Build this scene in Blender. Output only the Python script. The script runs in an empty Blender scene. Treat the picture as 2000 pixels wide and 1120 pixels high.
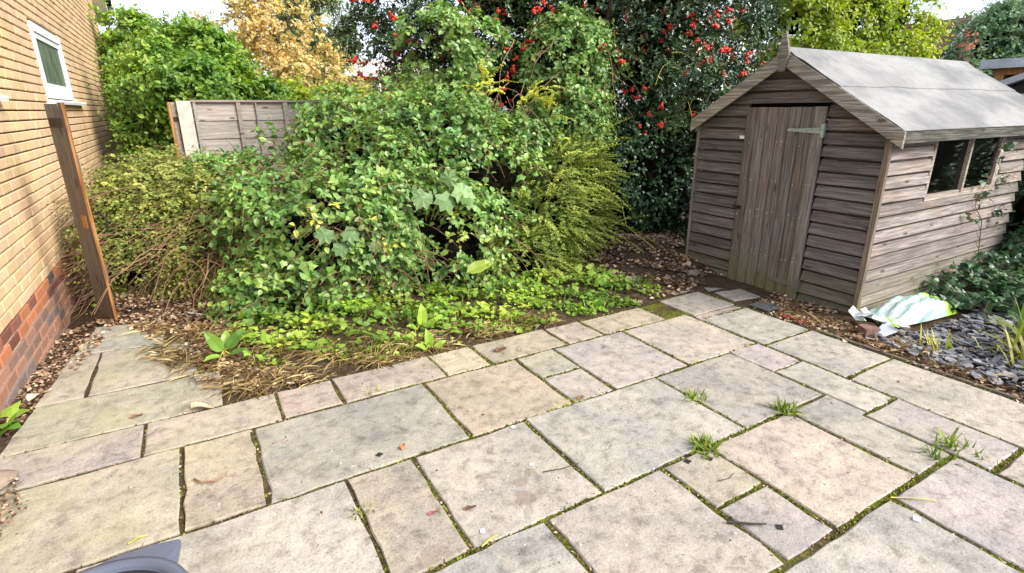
import bpy, math, random
import numpy as np
from mathutils import Matrix, Vector

random.seed(4)
RNG = np.random.default_rng(11)
S = bpy.context.scene
COL = S.collection
PI = math.pi

# ------------------------------------------------------------------ camera
cam = bpy.data.cameras.new('camera')
cam.sensor_width = 36.0
cam.lens = 18.88
cam.clip_start = 0.05
cam.clip_end = 1500
camo = bpy.data.objects.new('camera', cam)
COL.objects.link(camo)
camo.matrix_world = Matrix(((0.862282, 0.163178, -0.479419, 0.0),
                            (-0.506397, 0.267267, -0.819836, 0.0),
                            (-0.005646, 0.949706, 0.313093, 1.5),
                            (0, 0, 0, 1)))
S.camera = camo

# ------------------------------------------------------------------ sky, sun, exposure
SUN_EL, SUN_AZ = math.radians(38), math.radians(142)      # azimuth clockwise from +Y
w = bpy.data.worlds.new('World'); S.world = w; w.use_nodes = True
nt = w.node_tree; nt.nodes.clear()
sky = nt.nodes.new('ShaderNodeTexSky'); sky.sky_type = 'NISHITA'; sky.sun_disc = False
sky.sun_elevation = SUN_EL; sky.sun_rotation = SUN_AZ; sky.dust_density = 2.5; sky.air_density = 1.0
tc = nt.nodes.new('ShaderNodeTexCoord')
mp = nt.nodes.new('ShaderNodeMapping'); mp.inputs['Scale'].default_value = (1.0, 1.0, 2.6)
nz = nt.nodes.new('ShaderNodeTexNoise'); nz.inputs['Scale'].default_value = 1.7
nz.inputs['Detail'].default_value = 7; nz.inputs['Roughness'].default_value = .55
cr = nt.nodes.new('ShaderNodeValToRGB')
cr.color_ramp.elements[0].position = .30; cr.color_ramp.elements[1].position = .56
mixs = nt.nodes.new('ShaderNodeMixRGB'); mixs.inputs[2].default_value = (4.7, 5.2, 6.0, 1)
bg = nt.nodes.new('ShaderNodeBackground'); bg.inputs['Strength'].default_value = .10
wo = nt.nodes.new('ShaderNodeOutputWorld')
L = nt.links.new
L(tc.outputs['Generated'], mp.inputs['Vector']); L(mp.outputs[0], nz.inputs['Vector'])
L(nz.outputs[0], cr.inputs[0]); L(cr.outputs[0], mixs.inputs[0]); L(sky.outputs[0], mixs.inputs[1])
L(mixs.outputs[0], bg.inputs['Color']); L(bg.outputs[0], wo.inputs[0])

sl = bpy.data.lights.new('sun', 'SUN'); sl.energy = 2.3; sl.angle = math.radians(32); sl.color = (1.0, .95, .86)
so = bpy.data.objects.new('sun', sl); COL.objects.link(so)
sd = Vector((math.sin(SUN_AZ) * math.cos(SUN_EL), math.cos(SUN_AZ) * math.cos(SUN_EL), math.sin(SUN_EL)))
so.rotation_euler = sd.to_track_quat('Z', 'Y').to_euler()

S.view_settings.view_transform = 'Standard'; S.view_settings.look = 'None'
S.view_settings.gamma = 1; S.view_settings.use_curve_mapping = False
S.view_settings.exposure = 1.55
S.render.engine = 'CYCLES'
S.cycles.max_bounces = 6; S.cycles.transparent_max_bounces = 8

# ------------------------------------------------------------------ node helpers
class NT:
    def __init__(s, name):
        s.m = bpy.data.materials.new(name); s.m.use_nodes = True
        s.t = s.m.node_tree; s.p = s.t.nodes['Principled BSDF']; s.o = s.t.nodes['Material Output']
    def n(s, kind, **kw):
        x = s.t.nodes.new('ShaderNode' + kind)
        for k, v in kw.items():
            if hasattr(x, k): setattr(x, k, v)
            else: x.inputs[k].default_value = v
        return x
    def l(s, a, b): s.t.links.new(a, b)
    def pos(s):
        return s.n('NewGeometry').outputs['Position']
    def oinfo(s): return s.n('ObjectInfo')
    def vadd(s, a, b):
        x = s.n('VectorMath', operation='ADD'); s.l(a, x.inputs[0])
        if isinstance(b, tuple): x.inputs[1].default_value = b
        else: s.l(b, x.inputs[1])
        return x.outputs[0]
    def scale(s, a, v):
        x = s.n('VectorMath', operation='MULTIPLY'); s.l(a, x.inputs[0]); x.inputs[1].default_value = v
        return x.outputs[0]
    def noise(s, vec, sc, det=4, rough=.55, dist=0):
        x = s.n('TexNoise'); x.inputs['Scale'].default_value = sc; x.inputs['Detail'].default_value = det
        x.inputs['Roughness'].default_value = rough; x.inputs['Distortion'].default_value = dist
        s.l(vec, x.inputs['Vector']); return x.outputs[0]
    def ramp(s, f, stops, interp='LINEAR'):
        x = s.n('ValToRGB'); e = x.color_ramp.elements; x.color_ramp.interpolation = interp
        while len(e) > 1: e.remove(e[-1])
        for i, (p, c) in enumerate(stops):
            k = e[0] if i == 0 else e.new(p)
            k.position = p; k.color = (c, c, c, 1) if not isinstance(c, tuple) else (*c, 1)
        s.l(f, x.inputs[0]); return x.outputs[0]
    def mix(s, f, a, b, mode='MIX'):
        x = s.n('MixRGB', blend_type=mode)
        for i, v in ((0, f), (1, a), (2, b)):
            if isinstance(v, (int, float)): x.inputs[i].default_value = v if i == 0 else (v, v, v, 1)
            elif isinstance(v, tuple): x.inputs[i].default_value = (*v, 1)
            else: s.l(v, x.inputs[i])
        return x.outputs[0]
    def math(s, op, a, b=0.0, c=None, clamp=False):
        x = s.n('Math', operation=op); x.use_clamp = clamp
        for i, v in enumerate((a, b) if c is None else (a, b, c)):
            if isinstance(v, (int, float)): x.inputs[i].default_value = v
            else: s.l(v, x.inputs[i])
        return x.outputs[0]
    def sep(s, v):
        x = s.n('SeparateXYZ'); s.l(v, x.inputs[0]); return x.outputs
    def bump(s, h, strength=.5, dist=.01):
        x = s.n('Bump'); x.inputs['Strength'].default_value = strength; x.inputs['Distance'].default_value = dist
        s.l(h, x.inputs['Height']); s.l(x.outputs[0], s.p.inputs['Normal'])
    def base(s, c, rough=.8, spec=.3):
        if isinstance(c, tuple): s.p.inputs['Base Color'].default_value = (*c, 1)
        else: s.l(c, s.p.inputs['Base Color'])
        if isinstance(rough, (int, float)): s.p.inputs['Roughness'].default_value = rough
        else: s.l(rough, s.p.inputs['Roughness'])
        s.p.inputs['Specular IOR Level'].default_value = spec
        return s.m

def plain(name, c, rough=.7, spec=.3, metal=0, var=.25, sc=25):
    t = NT(name); n = t.noise(t.pos(), sc, 5)
    t.p.inputs['Metallic'].default_value = metal
    f = t.ramp(n, [(.3, 1 - var), (.7, 1 + var)])
    t.bump(n, .15, .004)
    return t.base(t.mix(1.0, c, f, 'MULTIPLY'), rough, spec)

def leaf_mat(name, stops, rough=.42, spec=.5, trans=.22):
    t = NT(name)
    at = t.n('Attribute'); at.attribute_name = 'tint'
    c = t.ramp(at.outputs['Fac'], stops)
    n = t.noise(t.pos(), 2.2, 3)
    f = t.ramp(n, [(.3, .72), (.7, 1.3)])
    c = t.mix(1.0, c, f, 'MULTIPLY')
    t.base(c, rough, spec)
    tr = t.n('BsdfTranslucent'); hs = t.n('HueSaturation', Saturation=1.15, Value=1.6)
    t.l(c, hs.inputs['Color']); t.l(hs.outputs[0], tr.inputs['Color'])
    mx = t.n('MixShader'); mx.inputs[0].default_value = trans
    t.l(t.p.outputs[0], mx.inputs[1]); t.l(tr.outputs[0], mx.inputs[2]); t.l(mx.outputs[0], t.o.inputs['Surface'])
    return t.m

# ------------------------------------------------------------------ object helpers
ORG = {}
def tag(o, label=None, cat=None, group=None, kind=None):
    for k, v in (('label', label), ('category', cat), ('group', group), ('kind', kind)):
        if v: o[k] = v
    return o
def thing(name, label, cat, loc=(0, 0, 0), group=None):
    o = bpy.data.objects.new(name, None); COL.objects.link(o); o.empty_display_size = .1
    o.location = loc; ORG[o.name] = np.array(loc, float)
    return tag(o, label, cat, group)
def org(o):
    p = np.zeros(3)
    while o is not None:
        p = p + np.array(o.location); o = o.parent
    return p

class Geo:
    """Collects vertices and faces in world space; build() links them as one mesh object."""
    def __init__(s): s.v = []; s.t = []; s.q = []; s.poly = []; s.n = 0; s.tt = []; s.qt = []; s.pt = []
    def add(s, v, tris=None, quads=None, polys=None, tint=.5):
        v = np.asarray(v, float).reshape(-1, 3); s.v.append(v)
        if tris is not None and len(tris):
            a = np.asarray(tris, int).reshape(-1, 3); s.t.append(a + s.n)
            s.tt.append(np.broadcast_to(np.asarray(tint, float), (len(a),)) if np.ndim(tint) == 0 else np.asarray(tint, float))
        if quads is not None and len(quads):
            a = np.asarray(quads, int).reshape(-1, 4); s.q.append(a + s.n)
            s.qt.append(np.broadcast_to(np.asarray(tint, float), (len(a),)))
        for p in polys or []:
            s.poly.append([i + s.n for i in p]); s.pt.append(float(tint))
        s.n += len(v); return s
    def box(s, a, b, tint=.5):
        (x0, y0, z0), (x1, y1, z1) = a, b
        v = [(x0,y0,z0),(x1,y0,z0),(x1,y1,z0),(x0,y1,z0),(x0,y0,z1),(x1,y0,z1),(x1,y1,z1),(x0,y1,z1)]
        return s.add(v, quads=[(0,3,2,1),(4,5,6,7),(0,1,5,4),(1,2,6,5),(2,3,7,6),(3,0,4,7)], tint=tint)
    def hexa(s, v, tint=.5):     # 8 corners, same order as box
        return s.add(v, quads=[(0,3,2,1),(4,5,6,7),(0,1,5,4),(1,2,6,5),(2,3,7,6),(3,0,4,7)], tint=tint)
    def tube(s, pts, r0, r1=None, k=6, tint=.5, cap=True):
        pts = np.asarray(pts, float); r1 = r0 if r1 is None else r1; n = len(pts)
        d = np.gradient(pts, axis=0); d /= np.linalg.norm(d, axis=1)[:, None] + 1e-9
        ref = np.array([.31, .2, .93]); a = np.cross(d, ref); a /= np.linalg.norm(a, axis=1)[:, None] + 1e-9
        b = np.cross(d, a); th = np.arange(k) * 2 * PI / k
        r = np.linspace(r0, r1, n)[:, None, None]
        v = pts[:, None] + r * (a[:, None] * np.cos(th)[None, :, None] + b[:, None] * np.sin(th)[None, :, None])
        q = [(i*k+j, i*k+(j+1) % k, (i+1)*k+(j+1) % k, (i+1)*k+j) for i in range(n-1) for j in range(k)]
        s.add(v, quads=q, polys=[list(range(k))[::-1], [(n-1)*k+j for j in range(k)]] if cap else None, tint=tint)
        return s
    def prism(s, outline, axis, a, b, tint=.5):
        """outline: list of 2-tuples in the two other axes (x<y<z order); extruded from a to b along axis."""
        n = len(outline); v = []
        for d in (a, b):
            for (p, q) in outline:
                v.append({0: (d, p, q), 1: (p, d, q), 2: (p, q, d)}[axis])
        s.add(v, quads=[(i, (i+1) % n, n+(i+1) % n, n+i) for i in range(n)],
              polys=[list(range(n))[::-1], list(range(n, 2*n))], tint=tint)
        return s
    def build(s, name, mat, parent=None, label=None, kind=None, smooth=False, color=None, fix=False):
        if not s.v: return None
        me = bpy.data.meshes.new(name)
        v = np.concatenate(s.v); o0 = org(parent) if parent is not None else np.zeros(3)
        v = v - o0
        loops = []; starts = []; tint = []; c = 0
        T = np.concatenate(s.t) if s.t else np.zeros((0, 3), int)
        Q = np.concatenate(s.q) if s.q else np.zeros((0, 4), int)
        li = [T.ravel(), Q.ravel()] + [np.array(p) for p in s.poly]
        tot = [np.full(len(T), 3), np.full(len(Q), 4), np.array([len(p) for p in s.poly], int)]
        tot = np.concatenate(tot).astype(np.int32); li = np.concatenate(li).astype(np.int32)
        tint = np.concatenate(s.tt + s.qt + [np.array(s.pt)]).astype(np.float32)
        me.vertices.add(len(v)); me.vertices.foreach_set('co', v.astype(np.float32).ravel())
        me.loops.add(len(li)); me.loops.foreach_set('vertex_index', li)
        me.polygons.add(len(tot))
        me.polygons.foreach_set('loop_start', np.concatenate([[0], np.cumsum(tot)[:-1]]).astype(np.int32))
        me.polygons.foreach_set('use_smooth', np.full(len(tot), bool(smooth)))
        at = me.attributes.new('tint', 'FLOAT', 'FACE'); at.data.foreach_set('value', tint)
        me.update(calc_edges=True); me.validate()
        if fix:
            import bmesh
            bm = bmesh.new(); bm.from_mesh(me); bmesh.ops.recalc_face_normals(bm, faces=bm.faces); bm.to_mesh(me); bm.free()
        if mat: me.materials.append(mat)
        o = bpy.data.objects.new(name, me); COL.objects.link(o)
        if parent is not None: o.parent = parent
        if color: o.color = (*color, 1)
        return tag(o, label, kind=kind)
def inst(name, mesh, parent, mat4, color=None):
    o = bpy.data.objects.new(name, mesh); COL.objects.link(o)
    m = mat4.copy()
    if parent is not None:
        o.parent = parent; m.translation = m.translation - Vector(org(parent))
    o.matrix_basis = m
    if color: o.color = (*color, 1)
    return o
def nrm(a): return a / (np.linalg.norm(a, axis=-1, keepdims=True) + 1e-9)

# leaf outlines: x across, y along, z up
TPL = {
 'ovate': ([(0,0,0),(0,.45,-.03),(0,1,-.14),(-.29,.3,.09),(.29,.3,.09),(-.24,.66,.03),(.24,.66,.03)],
           [(0,1,3),(3,1,5),(5,1,2),(0,4,1),(4,6,1),(6,2,1)]),
 'narrow': ([(0,0,0),(0,.5,-.02),(0,1,-.1),(-.15,.4,.05),(.15,.4,.05)], [(0,1,3),(3,1,2),(0,4,1),(4,2,1)]),
 'small': ([(0,0,0),(0,1,-.08),(-.3,.48,.08),(.3,.48,.08)], [(0,1,2),(0,3,1)]),
 'holly': ([(0,0,0),(0,.5,-.03),(0,1,-.05),(-.2,.2,.09),(-.13,.36,-.02),(-.25,.55,.1),(-.1,.75,0),(.2,.2,.09),(.13,.36,-.02),(.25,.55,.1),(.1,.75,0)],
           [(0,1,3),(3,1,4),(4,1,5),(5,1,6),(6,1,2),(0,7,1),(7,8,1),(8,9,1),(9,10,1),(10,2,1)]),
 'ivy': ([(0,0,0),(0,.42,.05),(-.3,-.08,-.02),(-.5,.32,-.06),(-.24,.5,.02),(0,1,-.1),(.24,.5,.02),(.5,.32,-.06),(.3,-.08,-.02)],
         [(1,0,2),(1,2,3),(1,3,4),(1,4,5),(1,5,6),(1,6,7),(1,7,8),(1,8,0)]),
 'lobed': ([(0,0,0),(0,.4,.05),(-.34,-.1,-.05),(-.42,.13,.02),(-.60,.28,-.1),(-.43,.45,.03),(-.46,.74,-.08),(-.2,.76,.03),(0,1.05,-.12),
            (.2,.76,.03),(.46,.74,-.08),(.43,.45,.03),(.60,.28,-.1),(.42,.13,.02),(.34,-.1,-.05)],
           [(1,0,2)] + [(1,i,i+1) for i in range(2,14)] + [(1,14,0)]),
 'dock': ([(0,0,0),(0,.35,-.02),(0,.7,-.02),(0,1,-.16),(-.17,.15,.06),(-.24,.4,.05),(-.17,.75,.02),(.17,.15,.06),(.24,.4,.05),(.17,.75,.02)],
          [(0,1,4),(4,1,5),(5,1,2),(5,2,6),(6,2,3),(0,7,1),(7,8,1),(8,2,1),(8,9,2),(9,3,2)]),
}
def put_leaves(g, tpl, P, Y, N, size, tint, wid=1.0):
    """P base points, Y leaf directions, N approximate normals, size lengths, tint values."""
    Y = nrm(Y); N = nrm(N - Y * np.sum(N * Y, axis=1, keepdims=True)); X = np.cross(Y, N)
    tv, tf = TPL[tpl]; tv = np.array(tv); tf = np.array(tf); k = len(tv); n = len(P)
    sz = np.asarray(size)[:, None, None]
    v = P[:, None] + sz * (tv[None, :, 0:1] * wid * X[:, None] + tv[None, :, 1:2] * Y[:, None] + tv[None, :, 2:3] * N[:, None])
    f = (np.arange(n) * k)[:, None, None] + tf[None]
    g.add(v, tris=f, tint=np.repeat(tint, len(tf)))
LEAFMESH = {}
def leaf_objects(parent, tpl, mat, P, Y, N, size, tint, name='leaf'):
    """Large leaves as parts of their own, sharing a dozen meshes."""
    Y = nrm(Y); N = nrm(N - Y * np.sum(N * Y, axis=1, keepdims=True)); X = np.cross(Y, N)
    for i in range(len(P)):
        b = int(np.clip(tint[i], 0, .999) * 8); key = (tpl, mat.name, b)
        if key not in LEAFMESH:
            tv, tf = TPL[tpl]; me = bpy.data.meshes.new(name)
            me.from_pydata([tuple(p) for p in tv], [], tf)
            at = me.attributes.new('tint', 'FLOAT', 'FACE'); at.data.foreach_set('value', np.full(len(tf), (b + .5) / 8, np.float32))
            me.materials.append(mat); LEAFMESH[key] = me
        s = size[i]; m = Matrix.Identity(4)
        for r in range(3):
            m[r][0] = X[i][r] * s; m[r][1] = Y[i][r] * s; m[r][2] = N[i][r] * s; m[r][3] = P[i][r]
        inst(name, LEAFMESH[key], parent, m)

CAM = np.array([0, 0, 1.5])
def shell(blobs, n, rng, lump=.32, depth=.35, zmin=.02, cull=.85, excl=None, nlump=24):
    """Points on the lumpy skin of a set of ellipsoids, with outward directions and a clump value."""
    B = np.array(blobs, float)
    if B.shape[1] == 5: B = np.c_[B[:, :4], (B[:, 3] + B[:, 4]) / 2 * .9, B[:, 4]]
    C, Rr = B[:, :3], B[:, 3:6]
    area = Rr[:, 0] * Rr[:, 2] + Rr[:, 0] * Rr[:, 1]; area /= area.sum()
    nl = max(14, int(nlump * len(B)))
    lb = rng.choice(len(B), nl, p=area); lu = nrm(rng.normal(size=(nl, 3)))
    lc = C[lb] + Rr[lb] * lu * .82; lr = lump * Rr[lb].mean(axis=1) * rng.uniform(.7, 1.35, nl)
    lval = rng.uniform(0, 1, nl)
    P = []; U = []; T = []
    tries = 0
    while sum(map(len, P)) < n and tries < 12:
        tries += 1
        m = n * 2; i = rng.integers(0, nl, m)
        v = nrm(nrm(rng.normal(size=(m, 3))) + lu[i] * .55)
        p = lc[i] + lr[i][:, None] * v * (1 - depth * rng.random((m, 1)) ** 2)
        u = nrm(v + lu[i] * .8)
        ok = p[:, 2] > zmin
        for c, r in zip(C, Rr): ok &= (np.sum(((p - c) / r) ** 2, axis=1) > .38)
        back = np.sum(u * nrm(CAM - p), axis=1) < -.35
        ok &= ~(back & (rng.random(m) < cull))
        if excl is not None: ok &= ~excl(p)
        P.append(p[ok]); U.append(u[ok]); T.append(lval[i][ok])
    return np.concatenate(P)[:n], np.concatenate(U)[:n], np.concatenate(T)[:n]

def sprays(g, gs, tpl, P, U, T, rng, per=7, length=.22, size=(.055, .012), up=.25, out=.8, rnd=.5, droop=.25, spread=.9,
           nup=.7, wid=1.0, stem=.0025, tmix=(.35, .4, .25), pick=0, flat=False):
    """A short curved twig with leaves along it at each point."""
    n = len(P); d = nrm(U * out + np.array([0, 0, up]) + rng.normal(size=(n, 3)) * rnd)
    Ln = length * rng.uniform(.6, 1.3, n)
    t = (np.linspace(.15, 1, per)[None] + rng.uniform(-.04, .04, (n, per)))
    ctr = P[:, None] + d[:, None] * (Ln[:, None] * t)[..., None]
    ctr[..., 2] -= droop * Ln[:, None] * t ** 2
    a = nrm(np.cross(d, nrm(rng.normal(size=(n, 3)) * .25 + np.array([0, 0, 1])))); b = np.cross(d, a)
    if flat: ang = np.where(np.arange(per) % 2 == 0, 0, PI)[None] + rng.normal(0, .3, (n, per))
    else: ang = (np.arange(per) * 2.4)[None] + rng.uniform(0, 6.28, (n, 1)) + rng.normal(0, .3, (n, per))
    o = a[:, None] * np.cos(ang)[..., None] + b[:, None] * np.sin(ang)[..., None]
    dd = d[:, None] + np.zeros_like(o); dd[..., 2] -= 2 * droop * t
    ld = nrm(dd * .55 + o * spread + rng.normal(size=o.shape) * .2)
    nn = np.array([0, 0, nup]) + U[:, None] * .75 + rng.normal(size=o.shape) * .38
    sz = np.clip(rng.normal(size[0], size[1], (n, per)), size[0] * .45, size[0] * 1.8) * (1.1 - .35 * t)
    tint = np.clip(tmix[0] * T[:, None] + tmix[1] * rng.random((n, 1)) + tmix[2] * rng.random((n, per)) + .0, 0, 1)
    ctr, ld, nn, sz, tint = ctr.reshape(-1, 3), ld.reshape(-1, 3), nn.reshape(-1, 3), sz.ravel(), tint.ravel()
    sel = np.zeros(len(sz), bool)
    if pick:
        # the leaves that show largest from the patio become separate parts
        v = nrm(CAM - ctr); ny = nrm(ld); nf = nrm(nn - ny * np.sum(nn * ny, axis=1, keepdims=True))
        score = sz * np.abs(np.sum(nf * v, axis=1)) / np.linalg.norm(CAM - ctr, axis=1) * (np.sum(np.repeat(U, per, 0) * v, axis=1) > .2)
        sel[np.argsort(-score)[:pick]] = True
    put_leaves(g, tpl, ctr[~sel], ld[~sel], nn[~sel], sz[~sel], tint[~sel], wid)
    if gs is not None:
        k = 3; ts = np.array([0, .5, 1.0]); pts = P[:, None] + d[:, None] * (Ln[:, None] * ts[None])[..., None]
        pts[..., 2] -= droop * Ln[:, None] * ts[None] ** 2
        rr = stem * np.array([1.3, 1, .5]); th = np.arange(3) * 2.094
        vv = pts[:, :, None] + rr[None, :, None, None] * (a[:, None, None] * np.cos(th)[None, None, :, None] + b[:, None, None] * np.sin(th)[None, None, :, None])
        f = [(i*3+j, i*3+(j+1) % 3, (i+1)*3+(j+1) % 3, (i+1)*3+j) for i in range(2) for j in range(3)]
        ff = (np.arange(n) * 9)[:, None, None] + np.array(f)[None]
        gs.add(vv, quads=ff)
    return (ctr[sel], ld[sel], nn[sel], sz[sel] * 1.0, tint[sel])

def ico(n=2):
    import bmesh
    bm = bmesh.new(); bmesh.ops.create_icosphere(bm, subdivisions=n, radius=1)
    v = np.array([x.co[:] for x in bm.verts]); f = [[q.index for q in p.verts] for p in bm.faces]; bm.free()
    return v, np.array(f)
ICO1, ICO2, ICO3 = ico(1), ico(2), ico(3)
def core(g, blobs, rng, k=.62, zmin=0.0, rmin=0.0):  # added dark blobs inside the foliage, standing in for shade between the leaves
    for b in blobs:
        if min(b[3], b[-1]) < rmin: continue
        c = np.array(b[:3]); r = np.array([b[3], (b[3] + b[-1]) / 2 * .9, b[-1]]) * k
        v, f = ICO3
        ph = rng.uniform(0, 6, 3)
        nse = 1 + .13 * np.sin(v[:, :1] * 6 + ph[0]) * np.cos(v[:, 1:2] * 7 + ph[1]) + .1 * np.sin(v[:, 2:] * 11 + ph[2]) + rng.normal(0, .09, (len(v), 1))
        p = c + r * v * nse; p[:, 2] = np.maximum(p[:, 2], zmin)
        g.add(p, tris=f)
def inpoly(p, poly):
    x, y = p[:, 0], p[:, 1]; r = np.zeros(len(p), bool); n = len(poly)
    for i in range(n):
        (x0, y0), (x1, y1) = poly[i], poly[(i + 1) % n]
        c = ((y0 > y) != (y1 > y)) & (x < (x1 - x0) * (y - y0) / (y1 - y0 + 1e-12) + x0)
        r ^= c
    return r
def scatter(poly, n, rng, clump=0.0):
    a = np.array(poly); lo, hi = a.min(0), a.max(0); out = []
    while sum(map(len, out)) < n:
        p = rng.uniform(lo, hi, (n * 3, 2))
        p = p[inpoly(p, poly)]
        if clump:
            f = np.sin(p[:, 0] * 7.3 + 1.1) * np.cos(p[:, 1] * 6.1) + np.sin(p[:, 0] * 15 + p[:, 1] * 13)
            p = p[rng.random(len(p)) < np.clip(.5 + clump * f, .05, 1)]
        out.append(p)
    return np.concatenate(out)[:n]

# ------------------------------------------------------------------ materials
def mk_slab():
    t = NT('riven_sandstone'); oi = t.oinfo(); pos = t.pos()
    sh = t.n('VectorMath', operation='SCALE'); sh.inputs[3].default_value = 9.0
    cmb = t.n('CombineXYZ'); t.l(oi.outputs['Random'], cmb.inputs[0]); t.l(oi.outputs['Random'], cmb.inputs[1])
    t.l(cmb.outputs[0], sh.inputs[0]); p = t.vadd(pos, sh.outputs[0])
    big = t.noise(p, 2.6, 5, .62, .3); mid = t.noise(p, 15, 6, .66, .25); fine = t.noise(p, 110, 3, .7)
    c = t.mix(t.ramp(big, [(.36, 0.0), (.64, 1.0)]), t.mix(1.0, oi.outputs['Color'], (.80, .795, .78), 'MULTIPLY'), t.mix(1.0, oi.outputs['Color'], (1.12, 1.06, .96), 'MULTIPLY'))
    c = t.mix(1.0, c, t.ramp(mid, [(.30, .52), (.47, .96), (.72, 1.2)]), 'MULTIPLY')
    c = t.mix(1.0, c, t.ramp(fine, [(.30, .55), (.46, 1.0), (.7, 1.14)]), 'MULTIPLY')
    # dark lichen specks and pale flakes
    v = t.n('TexVoronoi'); v.inputs['Scale'].default_value = 34; t.l(t.vadd(p, t.scale(pos, (.3, .2, 0))), v.inputs['Vector'])
    spk = t.math('MULTIPLY', t.ramp(v.outputs['Distance'], [(.05, 1.0), (.14, 0.0)]), t.ramp(t.noise(p, 6, 3), [(.5, 0.0), (.62, .8)]))
    c = t.mix(spk, c, (.12, .11, .09))
    v2 = t.n('TexVoronoi'); v2.inputs['Scale'].default_value = 13; t.l(p, v2.inputs['Vector'])
    c = t.mix(t.math('MULTIPLY', t.ramp(v2.outputs['Distance'], [(.03, 1.0), (.07, 0.0)]), .75), c, (.72, .70, .66))
    st = t.noise(t.vadd(p, (3.1, 1.7, 0)), 4.5, 6, .7, .4)
    c = t.mix(t.ramp(st, [(.53, 0.0), (.68, .75)]), c, t.mix(1.0, c, (.58, .56, .55), 'MULTIPLY'))
    # green algae film in patches, mostly on the shaded side path
    sx = t.sep(pos)
    alg = t.math('MULTIPLY', t.ramp(t.noise(pos, 2.6, 5, .6), [(.42, 0.0), (.65, 1.0)]), t.ramp(t.math('MULTIPLY_ADD', sx[0], -.55, .25), [(.0, .05), (.6, .42)]))
    c = t.mix(alg, c, (.33, .33, .17))
    # wet paw sized stains
    for (x, y, r, k) in ((.99, 1.625, .042, .5), (.955, 1.535, .052, .6), (1.17, 1.79, .036, .4), (1.06, 1.66, .030, .45), (.52, 1.43, .07, .35), (.93, 1.46, .03, .3)):
        dn = t.n('VectorMath', operation='DISTANCE'); t.l(t.vadd(pos, t.scale(t.n('TexNoise').outputs[1], (0, 0, 0))), dn.inputs[0]); dn.inputs[1].default_value = (x, y, 0)
        dd = t.math('ADD', dn.outputs['Value'], t.math('MULTIPLY', t.math('SUBTRACT', mid, .5), .09))
        c = t.mix(t.math('MULTIPLY', t.ramp(dd, [(r * .75, 1.0), (r, 0.0)]), k), c, (.20, .15, .11))
    h = t.math('ADD', t.math('MULTIPLY', mid, .7), t.math('ADD', t.math('MULTIPLY', big, 1.0), t.math('MULTIPLY', fine, .18)))
    t.bump(h, .5, .020)
    return t.base(c, t.ramp(mid, [(.3, .62), (.7, .85)]), .35)
M_SLAB = mk_slab()

def mk_brick():
    t = NT('wirecut_brick'); oi = t.oinfo(); pos = t.pos()
    at = t.n('Attribute'); at.attribute_name = 'tint'
    f = t.math('MULTIPLY_ADD', at.outputs['Fac'], .34, .66)
    c = t.mix(1.0, oi.outputs['Color'], f, 'MULTIPLY')
    c = t.mix(1.0, c, t.ramp(oi.outputs['Random'], [(0, .92), (1, 1.06)]), 'MULTIPLY')
    n = t.noise(pos, 60, 5, .7); big = t.noise(pos, 1.4, 4)
    c = t.mix(1.0, c, t.ramp(n, [(.3, .8), (.6, 1.05)]), 'MULTIPLY')
    c = t.mix(1.0, c, t.ramp(big, [(.3, .82), (.65, 1.08)]), 'MULTIPLY')
    t.bump(n, .4, .004)
    return t.base(c, .88, .2)
M_BRICK = mk_brick()
M_MORT = plain('raked_mortar', (.15, .10, .065), .95, .1, var=.3, sc=40)
M_MORTW = plain('pale_mortar', (.50, .40, .31), .95, .1, var=.25, sc=40)
M_CEM = plain('cement_haunch', (.24, .185, .145), .95, .1, var=.4, sc=9)
M_WHITE = plain('white_upvc', (.80, .80, .80), .35, .5, var=.04, sc=6)
M_BLACK = plain('black_plastic', (.025, .025, .03), .4, .5, var=.1)

def mk_wood(name, axis, dark, light, alg=.5, red=0.0, knots=True):
    """weathered timber, grain along axis"""
    t = NT(name); oi = t.oinfo(); pos = t.pos()
    sh = t.n('CombineXYZ')
    for i in range(3): t.l(t.math('MULTIPLY', oi.outputs['Random'], 7.0 + i * 3), sh.inputs[i])
    p = t.vadd(pos, sh.outputs[0])
    sc = [38, 38, 38]; sc[axis] = 1.2
    g = t.noise(t.scale(p, tuple(sc)), 2.6, 7, .65, .5)
    g2 = t.noise(t.scale(p, tuple(2.6 * q if q > 2 else 1.4 for q in sc)), 6.0, 4, .7)
    b = t.noise(p, 2.3, 4)
    c = t.ramp(g, [(.25, tuple(q * .7 for q in dark)), (.45, dark), (.60, light), (.8, tuple(min(1, q * 1.12) for q in light))])
    c = t.mix(1.0, c, t.ramp(g2, [(.3, .72), (.65, 1.1)]), 'MULTIPLY')
    c = t.mix(1.0, c, t.ramp(oi.outputs['Random'], [(0, .74), (1, 1.22)]), 'MULTIPLY')
    c = t.mix(t.ramp(b, [(.48, 0.0), (.72, .55)]), c, t.mix(1.0, c, (1.20, .94, .82), 'MULTIPLY'))
    if knots:
        v = t.n('TexVoronoi'); v.inputs['Scale'].default_value = 1.0
        ks = [11, 11, 11]; ks[axis] = 3.6
        t.l(t.scale(p, tuple(ks)), v.inputs['Vector'])
        c = t.mix(t.ramp(v.outputs['Distance'], [(.09, .8), (.17, 0.0)]), c, (.055, .035, .025))
    if alg:
        z = t.sep(pos)[2]
        a = t.math('MULTIPLY', t.ramp(z, [(.02, 1.0), (.34, 0.0)]), t.ramp(t.noise(pos, 7, 5), [(.33, .25), (.6, 1.0)]))
        c = t.mix(t.math('MULTIPLY', a, alg), c, (.17, .16, .05))
    t.bump(t.math('ADD', g, t.math('MULTIPLY', g2, .5)), .5, .006)
    return t.base(c, .85, .25)
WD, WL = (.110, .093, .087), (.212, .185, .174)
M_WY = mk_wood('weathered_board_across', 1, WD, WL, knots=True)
M_WX = mk_wood('weathered_board_along', 0, (.19, .163, .148), (.35, .31, .283))
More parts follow.
